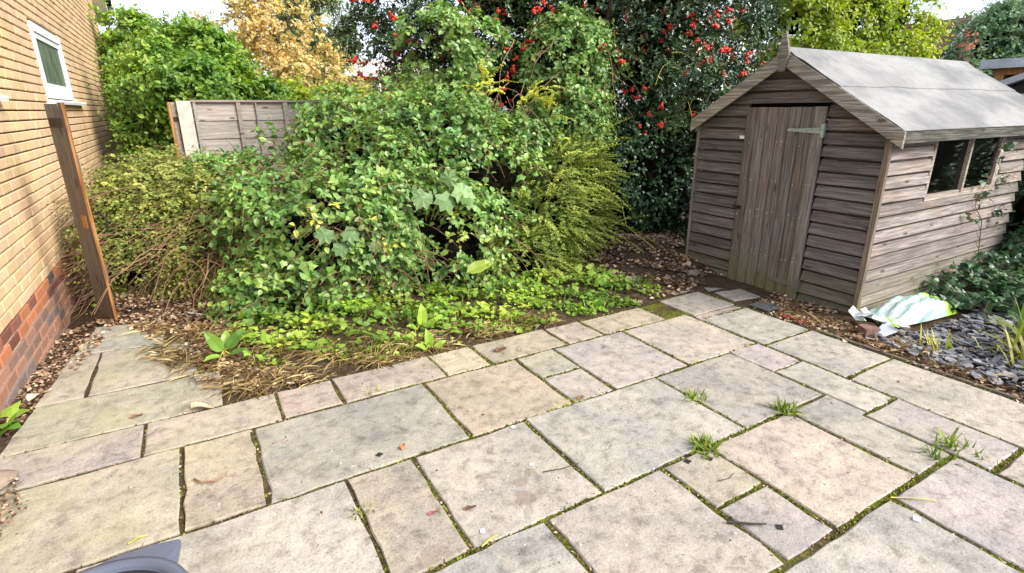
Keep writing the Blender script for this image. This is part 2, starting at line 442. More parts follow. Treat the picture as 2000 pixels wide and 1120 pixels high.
M_WZ = mk_wood('weathered_upright', 2, (.15, .125, .11), (.275, .24, .215), alg=.75)
M_BARGE = mk_wood('bargeboard_timber', 1, (.16, .14, .115), (.36, .32, .27), alg=0)
M_FENCE = mk_wood('silvered_fence', 0, (.33, .30, .27), (.48, .44, .40), alg=0)
M_GATE = mk_wood('brown_gate', 2, (.15, .138, .122), (.23, .212, .19), alg=.3)
M_GATEE = mk_wood('orange_gate_edge', 2, (.20, .09, .03), (.42, .22, .09), alg=0)
M_ORANGE = mk_wood('orange_timber', 2, (.33, .15, .05), (.55, .29, .12), alg=0)
M_CONC = plain('pale_concrete', (.55, .52, .46), .9, .2, var=.18, sc=14)
M_GALV = plain('galvanised_steel', (.33, .38, .36), .5, .5, metal=.5, var=.3, sc=60)
M_RUST = plain('dark_iron', (.04, .035, .03), .6, .4, metal=.4, var=.3)

def mk_felt(name='roof_felt', c0=(.20, .195, .195), c1=(.315, .31, .30)):
    t = NT(name); pos = t.pos()
    a = t.noise(t.scale(pos, (1.0, 1.6, 1.6)), 1.6, 4, .5, .4); g = t.noise(pos, 240, 2, .7); m = t.noise(pos, 12, 5, .6)
    c = t.ramp(a, [(.35, c0), (.6, c1)])
    c = t.mix(1.0, c, t.ramp(g, [(.3, .72), (.65, 1.1)]), 'MULTIPLY'); c = t.mix(1.0, c, t.ramp(m, [(.3, .86), (.7, 1.06)]), 'MULTIPLY')
    wv = t.noise(t.scale(pos, (3.0, .8, .8)), 1.8, 2)
    t.bump(t.math('ADD', t.math('MULTIPLY', g, .12), t.math('MULTIPLY', wv, 1.0)), .5, .03)
    return t.base(c, .93, .15)
M_FELT = mk_felt()

def mk_glass(name, c=(.02, .022, .02), rough=.06):
    t = NT(name); t.base(c, rough, .5)
    return t.m
def mk_pane():
    t = NT('shed_pane')
    gl = t.n('BsdfGlossy'); gl.inputs['Roughness'].default_value = .05
    tr = t.n('BsdfTransparent'); tr.inputs['Color'].default_value = (.80, .84, .80, 1)
    fr = t.n('Fresnel'); fr.inputs[0].default_value = 1.5
    mx = t.n('MixShader'); t.l(fr.outputs[0], mx.inputs[0]); t.l(tr.outputs[0], mx.inputs[1]); t.l(gl.outputs[0], mx.inputs[2])
    t.l(mx.outputs[0], t.o.inputs['Surface']); return t.m
M_PANE = mk_pane()
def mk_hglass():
    t = NT('painted_reflection_glass'); pos = t.pos()
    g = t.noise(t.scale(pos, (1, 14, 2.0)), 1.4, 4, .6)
    c = t.ramp(g, [(.35, (.05, .07, .05)), (.6, (.13, .17, .12)), (.75, (.3, .36, .29))])  # stripe pattern, with the garden's green reflection painted into the colour
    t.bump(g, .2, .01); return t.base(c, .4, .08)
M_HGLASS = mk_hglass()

def mk_ground():
    t = NT('soil'); pos = t.pos()
    a = t.noise(pos, 3, 6, .65); b = t.noise(pos, 45, 5, .7)
    c = t.ramp(b, [(.3, (.025, .016, .010)), (.5, (.065, .043, .027)), (.7, (.14, .10, .065))])
    c = t.mix(t.ramp(a, [(.45, 0.0), (.7, .5)]), c, (.085, .06, .03))
    # moss takes over the joints and soil towards the shed side
    s = t.sep(pos)
    mo = t.math('MULTIPLY', t.ramp(t.noise(pos, 4.0, 5, .6), [(.40, 0.0), (.58, 1.0)]), t.ramp(s[0], [(.0, .15), (.22, .55), (1.0, .9)]))
    inp = t.math('MULTIPLY', t.math('LESS_THAN', s[1], 2.95), t.math('LESS_THAN', s[0], 3.62))
    mo = t.math('MULTIPLY', mo, inp)
    c = t.mix(mo, c, t.ramp(b, [(.35, (.05, .06, .008)), (.65, (.17, .19, .02))]))
    far = t.ramp(t.math('DIVIDE', s[1], 40.0), [(.2, 0.0), (.3, 1.0)])
    c = t.mix(far, c, (.05, .09, .02))
    t.bump(b, .7, .02); return t.base(c, .95, .1)
M_SOIL = mk_ground()

GRN = [(0, (.010, .028, .008)), (.35, (.030, .085, .020)), (.65, (.075, .165, .035)), (.85, (.14, .25, .05)), (1, (.24, .30, .06))]
M_BRAM = leaf_mat('bramble_leaf', [(0, (.035, .085, .022)), (.28, (.10, .22, .055)), (.5, (.19, .34, .08)), (.8, (.31, .44, .10)), (.92, (.42, .48, .10)), (1, (.55, .45, .03))], .38, .55)
M_CLIMB = leaf_mat('climber_leaf', [(0, (.06, .12, .035)), (.4, (.16, .29, .075)), (.75, (.28, .42, .12)), (1, (.44, .50, .12))], .38, .55)
M_TWIGGY = leaf_mat('small_hedge_leaf', [(0, (.07, .10, .022)), (.35, (.19, .24, .055)), (.7, (.34, .37, .09)), (1, (.46, .42, .13))], .5, .4)
M_GOLD = leaf_mat('golden_leaf', [(0, (.07, .12, .02)), (.35, (.19, .27, .05)), (.65, (.40, .46, .08)), (1, (.66, .66, .09))], .45, .45)
M_HOLLY = leaf_mat('holly_leaf', [(0, (.010, .028, .010)), (.45, (.030, .072, .022)), (.8, (.075, .135, .04)), (1, (.18, .23, .08))], .24, .7, .06)
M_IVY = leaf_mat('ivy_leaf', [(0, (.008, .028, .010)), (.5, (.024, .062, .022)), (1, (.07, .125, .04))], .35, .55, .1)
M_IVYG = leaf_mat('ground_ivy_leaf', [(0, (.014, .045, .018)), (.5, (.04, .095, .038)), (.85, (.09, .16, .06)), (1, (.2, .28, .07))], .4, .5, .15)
M_GTREE = leaf_mat('laurel_leaf', [(0, (.05, .13, .025)), (.4, (.15, .29, .045)), (.7, (.29, .43, .06)), (1, (.48, .54, .08))], .42, .5, .3)
M_MAPLE = leaf_mat('autumn_leaf', [(0, (.32, .34, .11)), (.3, (.56, .44, .17)), (.6, (.66, .50, .22)), (.8, (.68, .56, .22)), (1, (.38, .46, .14))], .5, .4, .35)
M_BIRCH = leaf_mat('pale_leaf', [(0, (.10, .14, .06)), (.5, (.22, .28, .12)), (1, (.42, .42, .19))], .5, .4, .35)
M_RHEDGE = leaf_mat('lime_leaf', [(0, (.11, .19, .025)), (.4, (.28, .38, .045)), (.7, (.48, .52, .06)), (1, (.66, .58, .12))], .45, .4, .3)
M_RTREE = leaf_mat('grey_green_leaf', [(0, (.05, .11, .05)), (.5, (.14, .24, .105)), (1, (.30, .38, .19))], .45, .45, .25)
M_CONIF = leaf_mat('conifer_needle', [(0, (.004, .014, .010)), (1, (.02, .045, .028))], .6, .3, .05)
M_WEED = leaf_mat('weed_leaf', [(0, (.07, .15, .025)), (.4, (.19, .32, .04)), (.75, (.35, .48, .065)), (1, (.52, .56, .09))], .42, .45, .3)
M_GRASS = leaf_mat('grass_blade', [(0, (.06, .12, .015)), (.5, (.17, .25, .03)), (.8, (.34, .36, .06)), (1, (.50, .42, .15))], .5, .35, .25)
M_STRAW = leaf_mat('dry_straw', [(0, (.10, .065, .03)), (.35, (.24, .165, .07)), (.7, (.44, .33, .15)), (1, (.62, .50, .27))], .7, .2, .1)
M_LITTER = leaf_mat('dead_leaf', [(0, (.05, .027, .016)), (.35, (.16, .085, .048)), (.6, (.31, .18, .11)), (.85, (.50, .37, .24)), (1, (.64, .52, .38))], .65, .3, .05)
M_BARK = plain('brown_bark', (.075, .050, .034), .9, .15, var=.4, sc=18)
M_TWIG = plain('red_brown_twig', (.26, .155, .090), .8, .2, var=.35, sc=12)
M_STEMY = plain('yellow_green_stem', (.42, .40, .08), .6, .3, var=.2, sc=12)
M_CORE = plain('gap_shade_black', (.009, .008, .005), .98, .02, var=.6, sc=22)  # near-black so the cores read as shaded gaps; shade painted as colour
M_BERRY = plain('red_berry', (.60, .038, .020), .3, .5, var=.2, sc=80)

# ------------------------------------------------------------------ ground
def gh(x, y):
    x = np.asarray(x, float); y = np.asarray(y, float)
    ss = lambda a: np.clip(a, 0, 1) ** 2 * (3 - 2 * np.clip(a, 0, 1))
    n = .018 * np.sin(x * 5.1 + 1) * np.cos(y * 4.3) + .012 * np.sin(x * 11 + y * 9)
    out = ss(np.maximum((y - 3.05) / .8, (x - 3.65) / .7))
    h = -.008 + out * (n + .008)
    h = np.where((x < -.12) & (y < 4.9), -.009, h)
    h -= np.clip((-.78 - x) / .22, 0, 1) * np.clip((y - 3.1) / 2.1, 0, 1) * .14
    h += .16 * np.exp(-(((x - 4.0) / .75) ** 2 + ((y - 4.15) / .65) ** 2))
    return h
def ground_z(x, y): return float(gh(x, y))
g = Geo()
xs = np.concatenate([[-400, -60, -12], np.arange(-5, 13.01, .11), [30, 80, 400]]); ys = np.concatenate([[-400, -60, -12], np.arange(-3, 13.01, .14), [30, 80, 400]])
XX, YY = np.meshgrid(xs, ys, indexing='ij'); ZZ = gh(XX, YY)
nx, ny = len(xs), len(ys); ii, jj = np.meshgrid(np.arange(nx - 1), np.arange(ny - 1), indexing='ij')
a = (ii * ny + jj).ravel()
g.add(np.stack([XX, YY, ZZ], -1), quads=np.stack([a, a + ny, a + ny + 1, a + 1], 1))
g.build('ground', M_SOIL, kind='structure', smooth=True)

# ------------------------------------------------------------------ patio slabs (units of 1.5 m in the lists)
patio = bpy.data.objects.new('patio', None); COL.objects.link(patio); patio['kind'] = 'structure'
path = bpy.data.objects.new('path', None); COL.objects.link(path); path['kind'] = 'structure'
GREY, GRN_, BUFF, PINK, YEL, ORG_, PALE, PKG = (.36, .345, .31), (.335, .335, .275), (.44, .385, .31), (.42, .335, .275), (.46, .39, .26), (.47, .355, .24), (.43, .42, .385), (.41, .365, .32)
GREY, GRN_, BUFF, PINK, YEL, ORG_, PALE, PKG = (.375, .36, .325), (.36, .345, .28), (.44, .39, .32), (.43, .36, .30), (.47, .40, .28), (.48, .38, .27), (.44, .41, .37), (.42, .38, .335)
SL = [  # x0, x1, y0, y1, colour
 (-.66, -.277, 1.782, 1.985, PKG), (-.268, .128, 1.782, 1.985, PINK), (.138, .333, 1.782, 1.985, PINK), (.343, .737, 1.782, 1.99, BUFF),
 (.747, .938, 1.782, 1.992, YEL), (.950, 1.326, 1.780, 1.985, YEL), (1.336, 1.531, 1.780, 1.978, BUFF), (1.543, 1.925, 1.776, 1.966, YEL),
 (-.80, -.175, 1.357, 1.768, BUFF), (-.162, .029, 1.357, 1.768, ORG_), (.041, .632, 1.357, 1.768, GREY), (.643, 1.042, 1.357, 1.768, ORG_),
 (1.053, 1.236, 1.574, 1.766, GRN_), (1.053, 1.233, 1.357, 1.562, PKG), (1.245, 1.629, 1.357, 1.766, PALE), (1.641, 2.058, 1.354, 1.764, BUFF),
 (-1.0, -.39, .936, 1.344, BUFF), (-.38, .230, .936, 1.345, PALE), (.241, .428, .936, 1.345, PINK), (.439, .829, .936, 1.345, PKG), (.840, 1.430, .936, 1.346, PALE),
 (1.440, 1.868, .936, 1.345, PKG), (1.876, 2.062, 1.143, 1.350, PALE), (1.882, 2.062, .784, 1.135, PALE),
 (-.6, .034, .530, .924, PALE), (.044, .632, .530, .924, GREY), (.643, 1.038, .530, .924, PKG), (1.050, 1.240, .734, .924, PINK), (1.050, 1.240, .530, .723, GREY),
 (1.252, 1.643, .530, .924, PINK), (1.855, 2.062, .431, .775, PALE),
 (-.2, .435, -.2, .517, PKG), (.445, .86, -.2, .517, BUFF), (.87, 1.472, -.1, .515, PALE), (1.487, 1.846, -.1, .514, PALE), (1.858, 2.060, .02, .418, PKG), (1.858, 2.06, -.4, .01, GREY),
 (2.074, 2.408, 1.323, 1.670, GREY), (2.074, 2.410, .966, 1.313, PALE), (2.074, 2.412, .42, .954, PKG), (2.074, 2.412, -.3, .41, PALE),
 (2.09, 2.40, 1.735, 1.985, PKG),
]
def slab(poly, col, parent, rng, top=0.0, name='paving_slab'):
    pts = []
    n = len(poly)
    for i in range(n):
        a, b = np.array(poly[i], float), np.array(poly[(i + 1) % n], float)
        m = max(2, int(np.linalg.norm(b - a) / .085))
        for k in range(m): pts.append(a + (b - a) * k / m)
    pts = np.array(pts); c = pts.mean(0)
    pts += rng.normal(0, .0030, pts.shape)
    ins = pts + (c - pts) / np.linalg.norm(c - pts, axis=1)[:, None] * (.0045 + rng.random((len(pts), 1)) * .003)
    k = len(pts); tz = rng.normal(0, .003, 2)
    tilt = lambda p: top + (p[:, 0] - c[0]) * tz[0] + (p[:, 1] - c[1]) * tz[1]
    v = np.concatenate([np.c_[ins, tilt(ins)], np.c_[pts, tilt(pts) - .005], np.c_[pts, np.full(k, top - .05)]])
    q = [(i, k + i, k + (i + 1) % k, (i + 1) % k) for i in range(k)] + [(k + i, 2*k + i, 2*k + (i + 1) % k, k + (i + 1) % k) for i in range(k)]
    g = Geo(); g.add(v, quads=q, polys=[list(range(k))])
    jit = rng.uniform(.93, 1.07) ; cc = tuple((np.array(col) * .6 + np.array((.405, .368, .332)) * .4) * np.array((.86, .855, .875)) * jit * rng.uniform(.97, 1.03, 3))
    return g.build(name, M_SLAB, parent, color=cc, fix=True)
rs = np.random.default_rng(3)
for (x0, x1, y0, y1, c) in SL:
    X0, X1, Y0, Y1 = x0 * 1.5 + .001, x1 * 1.5 - .001, y0 * 1.5 + .001, y1 * 1.5 - .001
    slab([(X0, Y0), (X1, Y0), (X1, Y1), (X0, Y1)], c, patio, rs, rs.normal(0, .0015))
slab([(1.655*1.5, .53*1.5), (1.843*1.5, .53*1.5), (1.845*1.5, .785*1.5), (1.872*1.5, .785*1.5), (1.872*1.5, .924*1.5), (1.655*1.5, .924*1.5)], PKG, patio, rs)
# broken pieces by the shed door
slab([(3.66, 2.66), (3.93, 2.60), (3.96, 2.83), (3.70, 2.88)], GREY, patio, rs, .004)
slab([(3.68, 2.93), (3.98, 2.88), (4.04, 3.12), (3.80, 3.18)], GREY, patio, rs, .0)
slab([(3.36, 3.02), (3.62, 3.02), (3.68, 3.20), (3.45, 3.24)], PKG, patio, rs, -.002)
slab([(3.10, 2.50), (3.60, 2.53), (3.56, 2.585), (3.12, 2.59)], PINK, patio, rs, -.004)
for poly, c in (([(-.98, 3.0), (-.06, 3.0), (-.05, 3.465), (-.93, 3.465)], GRN_), ([(-.93, 3.485), (-.725, 3.485), (-.715, 4.15), (-.86, 4.17)], GRN_),
                ([(-.705, 3.485), (-.16, 3.485), (-.2, 4.05), (-.70, 4.15)], GRN_), ([(-.85, 4.19), (-.36, 4.10), (-.36, 4.62), (-.79, 4.70)], GREY),
                ([(-1.3, 2.45), (-1.015, 2.5), (-1.0, 2.97), (-1.3, 2.97)], PINK)):
    slab(poly, c, path, rs, -.002)

# moss cushions and grit along the joints
def joint_stuff():
    g = Geo(); gd = Geo(); rng = np.random.default_rng(8)
    for (x0, x1, y0, y1, c) in SL:
        for (ax, ay, bx, by) in ((x0, y1, x1, y1), (x1, y0, x1, y1)):
            a = np.array([ax, ay]) * 1.5; b = np.array([bx, by]) * 1.5
            off = np.array([0, .008]) if ay == by else np.array([.008, 0])
            ln = np.linalg.norm(b - a); n = int(ln * 520)
            t = rng.random(n); p = a + (b - a) * t[:, None] + off + rng.normal(0, .0055, (n, 2))
            dens = .5 + .5 * np.sin(p[:, 0] * 5.3 + p[:, 1] * 3.1) * np.cos(p[:, 1] * 4.7 - p[:, 0] * 2)
            mossy = np.clip((p[:, 0] + .35) / 1.5, .12, .95) * np.clip(dens * 1.7, 0, 1)
            k = rng.random(n) < mossy * .8
            P = np.c_[p[k], np.full(k.sum(), -.010)]
            if len(P):
                m = len(P)
                put_leaves(g, 'small', P, np.c_[rng.normal(size=(m, 2)), np.abs(rng.normal(size=m)) * .9], rng.normal(size=(m, 3)), rng.uniform(.008, .020, m), rng.random(m), 1.3)
            n2 = int(ln * 60); t = rng.random(n2); P2 = np.c_[a + (b - a) * t[:, None] + off + rng.normal(0, .009, (n2, 2)), rng.uniform(-.008, -.001, n2)]
            put_leaves(gd, 'small', P2, np.c_[rng.normal(size=(n2, 2)), rng.normal(size=n2) * .3], np.c_[rng.normal(size=(n2, 2)) * .5, np.ones(n2)], rng.uniform(.006, .018, n2), rng.random(n2), .9)
    g.build('moss', leaf_mat('moss_tuft', [(0, (.045, .055, .008)), (.5, (.13, .155, .018)), (1, (.28, .30, .04))], .8, .2, .15), kind='stuff')
    gd.build('grit', M_LITTER, kind='stuff')
joint_stuff()
exec_later = []

# ------------------------------------------------------------------ brick house on the left
WX = -1.07
house = thing('brick_house', 'buff brick house wall with red brick base and small white window', 'house', (WX, 8, 0))
g = Geo(); g.box((-6.5, 1.4, -.5), (WX - .030, 13.62, 4.9)); g.build('wall', M_MORT, house)
g = Geo(); g.box((WX - .034, 1.45, -.35), (WX - .009, 13.0, .287)); g.build('base_mortar', M_MORTW, house)
WINS = [(6.92, 8.40, 1.63, 2.30), (3.3, 5.12, 1.63, 2.6)]
def brick_mesh(bev):
    v = []
    for x, e in ((-.03, 0), (-bev * .8, 0), (0, bev)):
        ey = e / .215; ez = e / .065
        v += [(x, -.5 + ey, -.5 + ez), (x, .5 - ey, -.5 + ez), (x, .5 - ey, .5 - ez), (x, -.5 + ey, .5 - ez)]
    q = [(8, 9, 10, 11)] + [(4 + i, 4 + (i + 1) % 4, 8 + (i + 1) % 4, 8 + i) for i in range(4)] + [(i, (i + 1) % 4, 4 + (i + 1) % 4, 4 + i) for i in range(4)]
    return np.array(v, float), q
BV, BQ = brick_mesh(.006)
bme = bpy.data.meshes.new('brick'); bme.from_pydata([tuple(p) for p in BV], [], BQ); bme.materials.append(M_BRICK)
at = bme.attributes.new('tint', 'FLOAT', 'FACE'); at.data.foreach_set('value', np.full(len(BQ), 1.0, np.float32))
bricks = []
rb = np.random.default_rng(21)
BUFFC = np.array((.65, .45, .268))
for r in range(-4, 64):
    z = r * .075 + .018 + .0325
    off = [0, .112, .03, .145][r % 4]
    y = 1.5 + off - .2
    while y < 13.6:
        a, b = y, min(y + .215, 13.6); y += .2172
        if r < 4: b -= .006
        segs = [(max(a, 1.5), b)]
        for (w0, w1, z0, z1) in WINS:
            if z0 - .03 < z < z1 + .03:
                s2 = []
                for (p, q) in segs:
                    if q <= w0 or p >= w1: s2.append((p, q))
                    else:
                        if p < w0 - .02: s2.append((p, w0))
                        if q > w1 + .02: s2.append((w1, q))
                segs = s2
        for (p, q) in segs:
            if q - p < .03: continue
            if r < 4:
                k = rb.random()
                c = np.array((.13, .10, .10)) if k < .2 else (np.array((.20, .085, .06)) if k < .5 else np.array((.42, .165, .085)))
                c = c * rb.uniform(.8, 1.15)
                if z < .14: c = c * .55 + np.array((.34, .245, .20)) * .45
            else:
                c = BUFFC * rb.uniform(.92, 1.06) * np.array([1, rb.uniform(.96, 1.03), rb.uniform(.92, 1.08)])
            bricks.append((p, q, z, c, r))
def vis(bk):
    p, q, z, c, r = bk; ym = (p + q) / 2
    if r < -3: return 0
    # inside the view frustum, larger when near
    d = np.array([WX, ym, z]) - CAM; R_ = np.array(camo.matrix_world)[:3, :3]
    cx, cy, cz = R_.T @ d
    if cz > -.3: return 0
    u, v = cx / -cz, cy / -cz
    if abs(u) > .96 or abs(v) > .54: return 0
    if u < -.96: return 0
    return (q - p) / ym ** 2
sc_ = np.array([vis(b) for b in bricks]); order = np.argsort(-sc_)
single = set(order[:290].tolist())
gy, gr = Geo(), Geo()
for i, (p, q, z, c, r) in enumerate(bricks):
    jx = rb.normal(0, .0016)
    if i in single:
        m = Matrix.Translation((WX + jx, (p + q) / 2, z)) @ Matrix.Diagonal((1, q - p, .065 + rb.normal(0, .0008), 1))
        inst('brick', bme, house, m, color=tuple(c))
    else:
        v = BV * np.array([1, q - p, .065]) + np.array([WX + jx, (p + q) / 2, z])
        if r < 4: gr.add(v, quads=BQ, tint=float(np.clip(c[0] / .42, 0, 1)))
        else: gy.add(v, quads=BQ, tint=rb.uniform(.6, 1.1))
gy.build('brick_course', M_BRICK, house, kind='stuff', color=tuple(BUFFC))
gr.build('base_brick', M_BRICK, house, kind='stuff', color=(.36, .15, .085))
# windows
for wi, (w0, w1, z0, z1) in enumerate(WINS):
    f = Geo(); t = .075; x1 = WX + .016; x0 = WX - .028
    f.box((x0, w0, z0), (x1, w0 + t, z1)).box((x0, w1 - t, z0), (x1, w1, z1)).box((x0, w0 + t, z1 - t), (x1 - .001, w1 - t, z1)).box((x0, w0 + t, z0), (x1 - .001, w1 - t, z0 + t * 1.15))
    fr = f.build('window', M_WHITE, house)
    s = Geo(); u = .05; a0, a1, b0, b1 = w0 + t + .005, w1 - t - .005, z0 + t * 1.15 + .004, z1 - t - .004
    sx0, sx1 = x0, x1 - .012
    s.box((sx0, a0, b0), (sx1, a0 + u, b1)).box((sx0, a1 - u, b0), (sx1, a1, b1)).box((sx0, a0 + u, b1 - u), (sx1 - .001, a1 - u, b1)).box((sx0, a0 + u, b0), (sx1 - .001, a1 - u, b0 + u))
    s.build('sash', M_WHITE, fr)
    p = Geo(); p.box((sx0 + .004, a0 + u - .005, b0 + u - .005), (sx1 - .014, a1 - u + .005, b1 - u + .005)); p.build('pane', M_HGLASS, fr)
    p = Geo(); p.prism([(WX - .08, z0 - .045), (WX + .055, z0 - .055), (WX + .06, z0 - .03), (WX + .05, z0 - .018), (WX - .08, z0 - .001)], 1, w0 - .05, w1 + .55 if wi == 0 else w1 + .06)
    p.build('window_sill', M_WHITE, fr, fix=True)
# white bargeboard and dark verge at the gable end
g = Geo(); g.prism([(13.95, 3.10), (13.95, 3.36), (13.0, 4.05), (10.2, 6.1), (10.2, 5.8), (13.0, 3.76)], 0, WX - .02, WX + .19); g.build('bargeboard', M_WHITE, house, fix=True)
g = Geo(); g.prism([(14.05, 3.34), (14.05, 3.42), (10.2, 6.26), (10.2, 6.12)], 0, WX - 5.4, WX + .26); g.build('roof', plain('dark_roof_tile', (.045, .045, .06), .6, .3), house, fix=True)
g = Geo(); yv = 14.04
for i in range(16): g.box((WX + .195, yv - .25, 3.31 + i * .185), (WX + .275, yv, 3.42 + i * .185)); yv -= .25
g.build('verge_tile', plain('verge_tile_grey', (.045, .045, .07), .5, .4), house, kind='stuff')

# ------------------------------------------------------------------ narrow open gate beside the wall
gate = thing('garden_gate', 'narrow brown timber gate standing open edge-on beside the buff brick wall', 'gate', (-.68, 4.8, 0))
A = np.array([-.675, 4.80]); Bf = np.array([-.812, 5.055]); dv = (Bf - A) / np.linalg.norm(Bf - A); nv = np.array([-dv[1], dv[0]])
if nv @ (-A) < 0: nv = -nv
GL = np.linalg.norm(Bf - A)
def gbox(g, a, b, n0, n1, z0, z1):
    P = []
    for z in (z0, z1):
        for (s, n) in ((a, n0), (b, n0), (b, n1), (a, n1)): P.append([*(A + dv * s + nv * n), z])
    g.hexa(P); return g
gbox(Geo(), .003, .045, -.012, .010, .0, 1.56).build('edge_stile', M_GATE, gate, fix=True)
gbox(Geo(), -.006, .002, -.010, .012, .0, 1.56).build('edge_strip', M_GATEE, gate, fix=True)
for i in range(3):
    s0 = .075 + i * (GL - .075) / 3
    gbox(Geo(), s0, s0 + (GL - .075) / 3 - .006, -.014, .002, .03, 1.555).build('plank', M_GATE, gate, fix=True)
gbox(Geo(), .047, GL, -.036, -.015, .30, .42).build('rail', M_GATE, gate, fix=True)
gbox(Geo(), .047, GL, -.036, -.015, 1.10, 1.22).build('rail', M_GATE, gate, fix=True)
gbox(Geo(), .046, .12, .003, .016, .70, .79).build('lock_block', M_ORANGE, gate, fix=True)
g = Geo(); q = lambda s, n, z: [*(A + dv * s + nv * n), z]
g.tube([q(-.0, -.03, .80), q(-.03, -.06, .81), q(-.05, -.075, .76), q(-.04, -.07, .69), q(-.015, -.05, .66)], .007, k=6); g.build('latch', M_RUST, gate)
gbox(Geo(), .05, GL * .9, .003, .008, 1.40, 1.46).build('hinge', M_RUST, gate, fix=True)

# ------------------------------------------------------------------ fence behind the bushes
FY = 7.5
fence = thing('panel_fence', 'silver weathered lap panel fence with pale concrete end post above the bushes', 'fence', (.05, FY, 0))
g = Geo(); g.prism([(-.025, FY - .05), (.115, FY - .05), (.125, FY + .05), (-.035, FY + .05)], 2, -.3, 1.615); g.build('concrete_post', M_CONC, fence, fix=True)
Geo().box((-.115, FY - .03, -.2), (-.085, FY + .05, 1.60)).build('end_board', M_ORANGE, fence)
Geo().box((-.082, FY + .0, -.2), (-.04, FY + .05, 1.60)).build('end_post', M_FENCE, fence)
Geo().box((-.090, FY - .02, 1.40), (-.035, FY - .003, 1.44)).build('bracket', M_RUST, fence)
for i in range(9):
    z = 1.60 - (i + 1) * .205
    v = [(.13, FY - .016, z), (1.96, FY - .016, z), (1.96, FY + .006, z), (.13, FY + .006, z), (.13, FY - .002, z + .225), (1.96, FY - .002, z + .225), (1.96, FY + .006, z + .225), (.13, FY + .006, z + .225)]
    Geo().hexa(v).build('board', M_FENCE, fence)
for x, wd in ((.135, .03), (.585, .045), (.79, .014), (1.105, .05), (1.57, .045), (1.93, .03)):
    Geo().box((x, FY - .040, -.2), (x + wd, FY - .0175, 1.60)).build('batten', M_FENCE, fence)
Geo().box((.118, FY - .045, 1.602), (1.965, FY + .03, 1.625)).build('capping', M_FENCE, fence)

# ------------------------------------------------------------------ the shed
X0, X1, Y0, Y1 = 4.17, 6.60, 1.98, 3.60
EZ, RZ, RY = 1.36, 1.865, 2.79
D0, D1, DZ = 2.43, 3.11, 1.505
PT = .098
shed = thing('garden_shed', 'weathered overlap timber shed with grey felt roof, plank door and side window', 'shed', (X0, Y0, 0))
rh = np.random.default_rng(17)
def halfw(z):   # front wall extent in Y at height z
    if z <= EZ: return Y0 + .004, Y1
    f = (z - EZ) / (RZ - EZ); m = RY
    return Y0 + (m - Y0) * f, Y1 - (Y1 - m) * f
def fboard(y0b, y1b, y0t, y1t, z, h):
    j = rh.normal(0, .0022); tw = rh.normal(0, .003)
    xf = X0 - .030 + rh.normal(0, .002); xt = X0 - .004
    m = (h - .032) / h; g = Geo(); q0, q1 = y0b + (y0t - y0b) * m, y1b + (y1t - y1b) * m
    A_ = [(xf, y0b, z + j), (xf, y1b, z + j + tw), (xt - .006, q1, z + h * m), (xt - .006, q0, z + h * m), (X0 + .014, q1, z + h * m + .004), (X0 + .014, q0, z + h * m + .004), (X0 + .014, y1t, z + h), (X0 + .014, y0t, z + h), (X0 + .022, y1t, z + h), (X0 + .022, y0t, z + h), (X0 + .022, y1b, z + j), (X0 + .022, y0b, z + j)]
    g.add(A_, quads=[(0, 1, 2, 3), (3, 2, 4, 5), (5, 4, 6, 7), (7, 6, 8, 9), (9, 8, 10, 11), (11, 10, 1, 0)], polys=[[0, 3, 5, 7, 9, 11], [1, 10, 8, 6, 4, 2]])
    g.build('board', M_WY, shed, fix=True)
r = 0; z = -.03
while z < RZ - .05:
    h = PT + .012
    a0, a1 = halfw(z); b0, b1 = halfw(min(z + h, RZ - .01))
    if z < DZ - .03:
        fboard(a0, D0 - .008, b0, D0 - .008, z, h); fboard(D1 + .006, a1, D1 + .006, b1, z, h)
    else:
        fboard(a0, a1, b0, b1, z, h)
    z += PT
# side wall towards the slate bed, and the two hidden walls
W0, W1, WZ0, WZ1 = 4.83, 6.04, .842, 1.285
def sboard(x0, x1, z, h, y=Y0, sg=-1):
    j = rh.normal(0, .0025); tw = rh.normal(0, .003)
    yf = y + sg * (.030 + rh.normal(0, .002)); yt = y + sg * .004
    m = (h - .032) / h; i1, i2 = y - sg * .014, y - sg * .022; g = Geo()
    A_ = [(x0, yf, z + j), (x1, yf, z + j + tw), (x1, yt + sg * .006, z + h * m), (x0, yt + sg * .006, z + h * m), (x1, i1, z + h * m + .004), (x0, i1, z + h * m + .004), (x1, i1, z + h), (x0, i1, z + h), (x1, i2, z + h), (x0, i2, z + h), (x1, i2, z + j), (x0, i2, z + j)]
    g.add(A_, quads=[(0, 1, 2, 3), (3, 2, 4, 5), (5, 4, 6, 7), (7, 6, 8, 9), (9, 8, 10, 11), (11, 10, 1, 0)], polys=[[0, 3, 5, 7, 9, 11], [1, 10, 8, 6, 4, 2]])
    g.build('board', M_WX, shed, fix=True)
z = -.03
while z < EZ - .01:
    h = min(PT + .012, EZ + .01 - z)
    if z > WZ0 - .05:
        sboard(X0 - .003, W0 - .012 + rh.normal(0, .006), z, h); sboard(W1 + .03, X1, z, h)
    else: sboard(X0 - .003, X1, z, h)
    sboard(X0, X1, z, h, Y1, 1)
    z += PT
z = -.03
while z < RZ - .05:
    a0, a1 = halfw(z); h = PT + .01; b0, b1 = halfw(min(z + h, RZ - .01))
    Geo().hexa([(X1, a0, z), (X1 + .02, a0, z), (X1 + .02, a1, z), (X1, a1, z), (X1, b0, z + h), (X1 + .006, b0, z + h), (X1 + .006, b1, z + h), (X1, b1, z + h)]).build('board', M_WY, shed)
    z += PT
Geo().box((X0 + .01, Y0 + .01, -.05), (X1 - .01, Y1 - .01, .02)).build('floor', M_WX, shed)
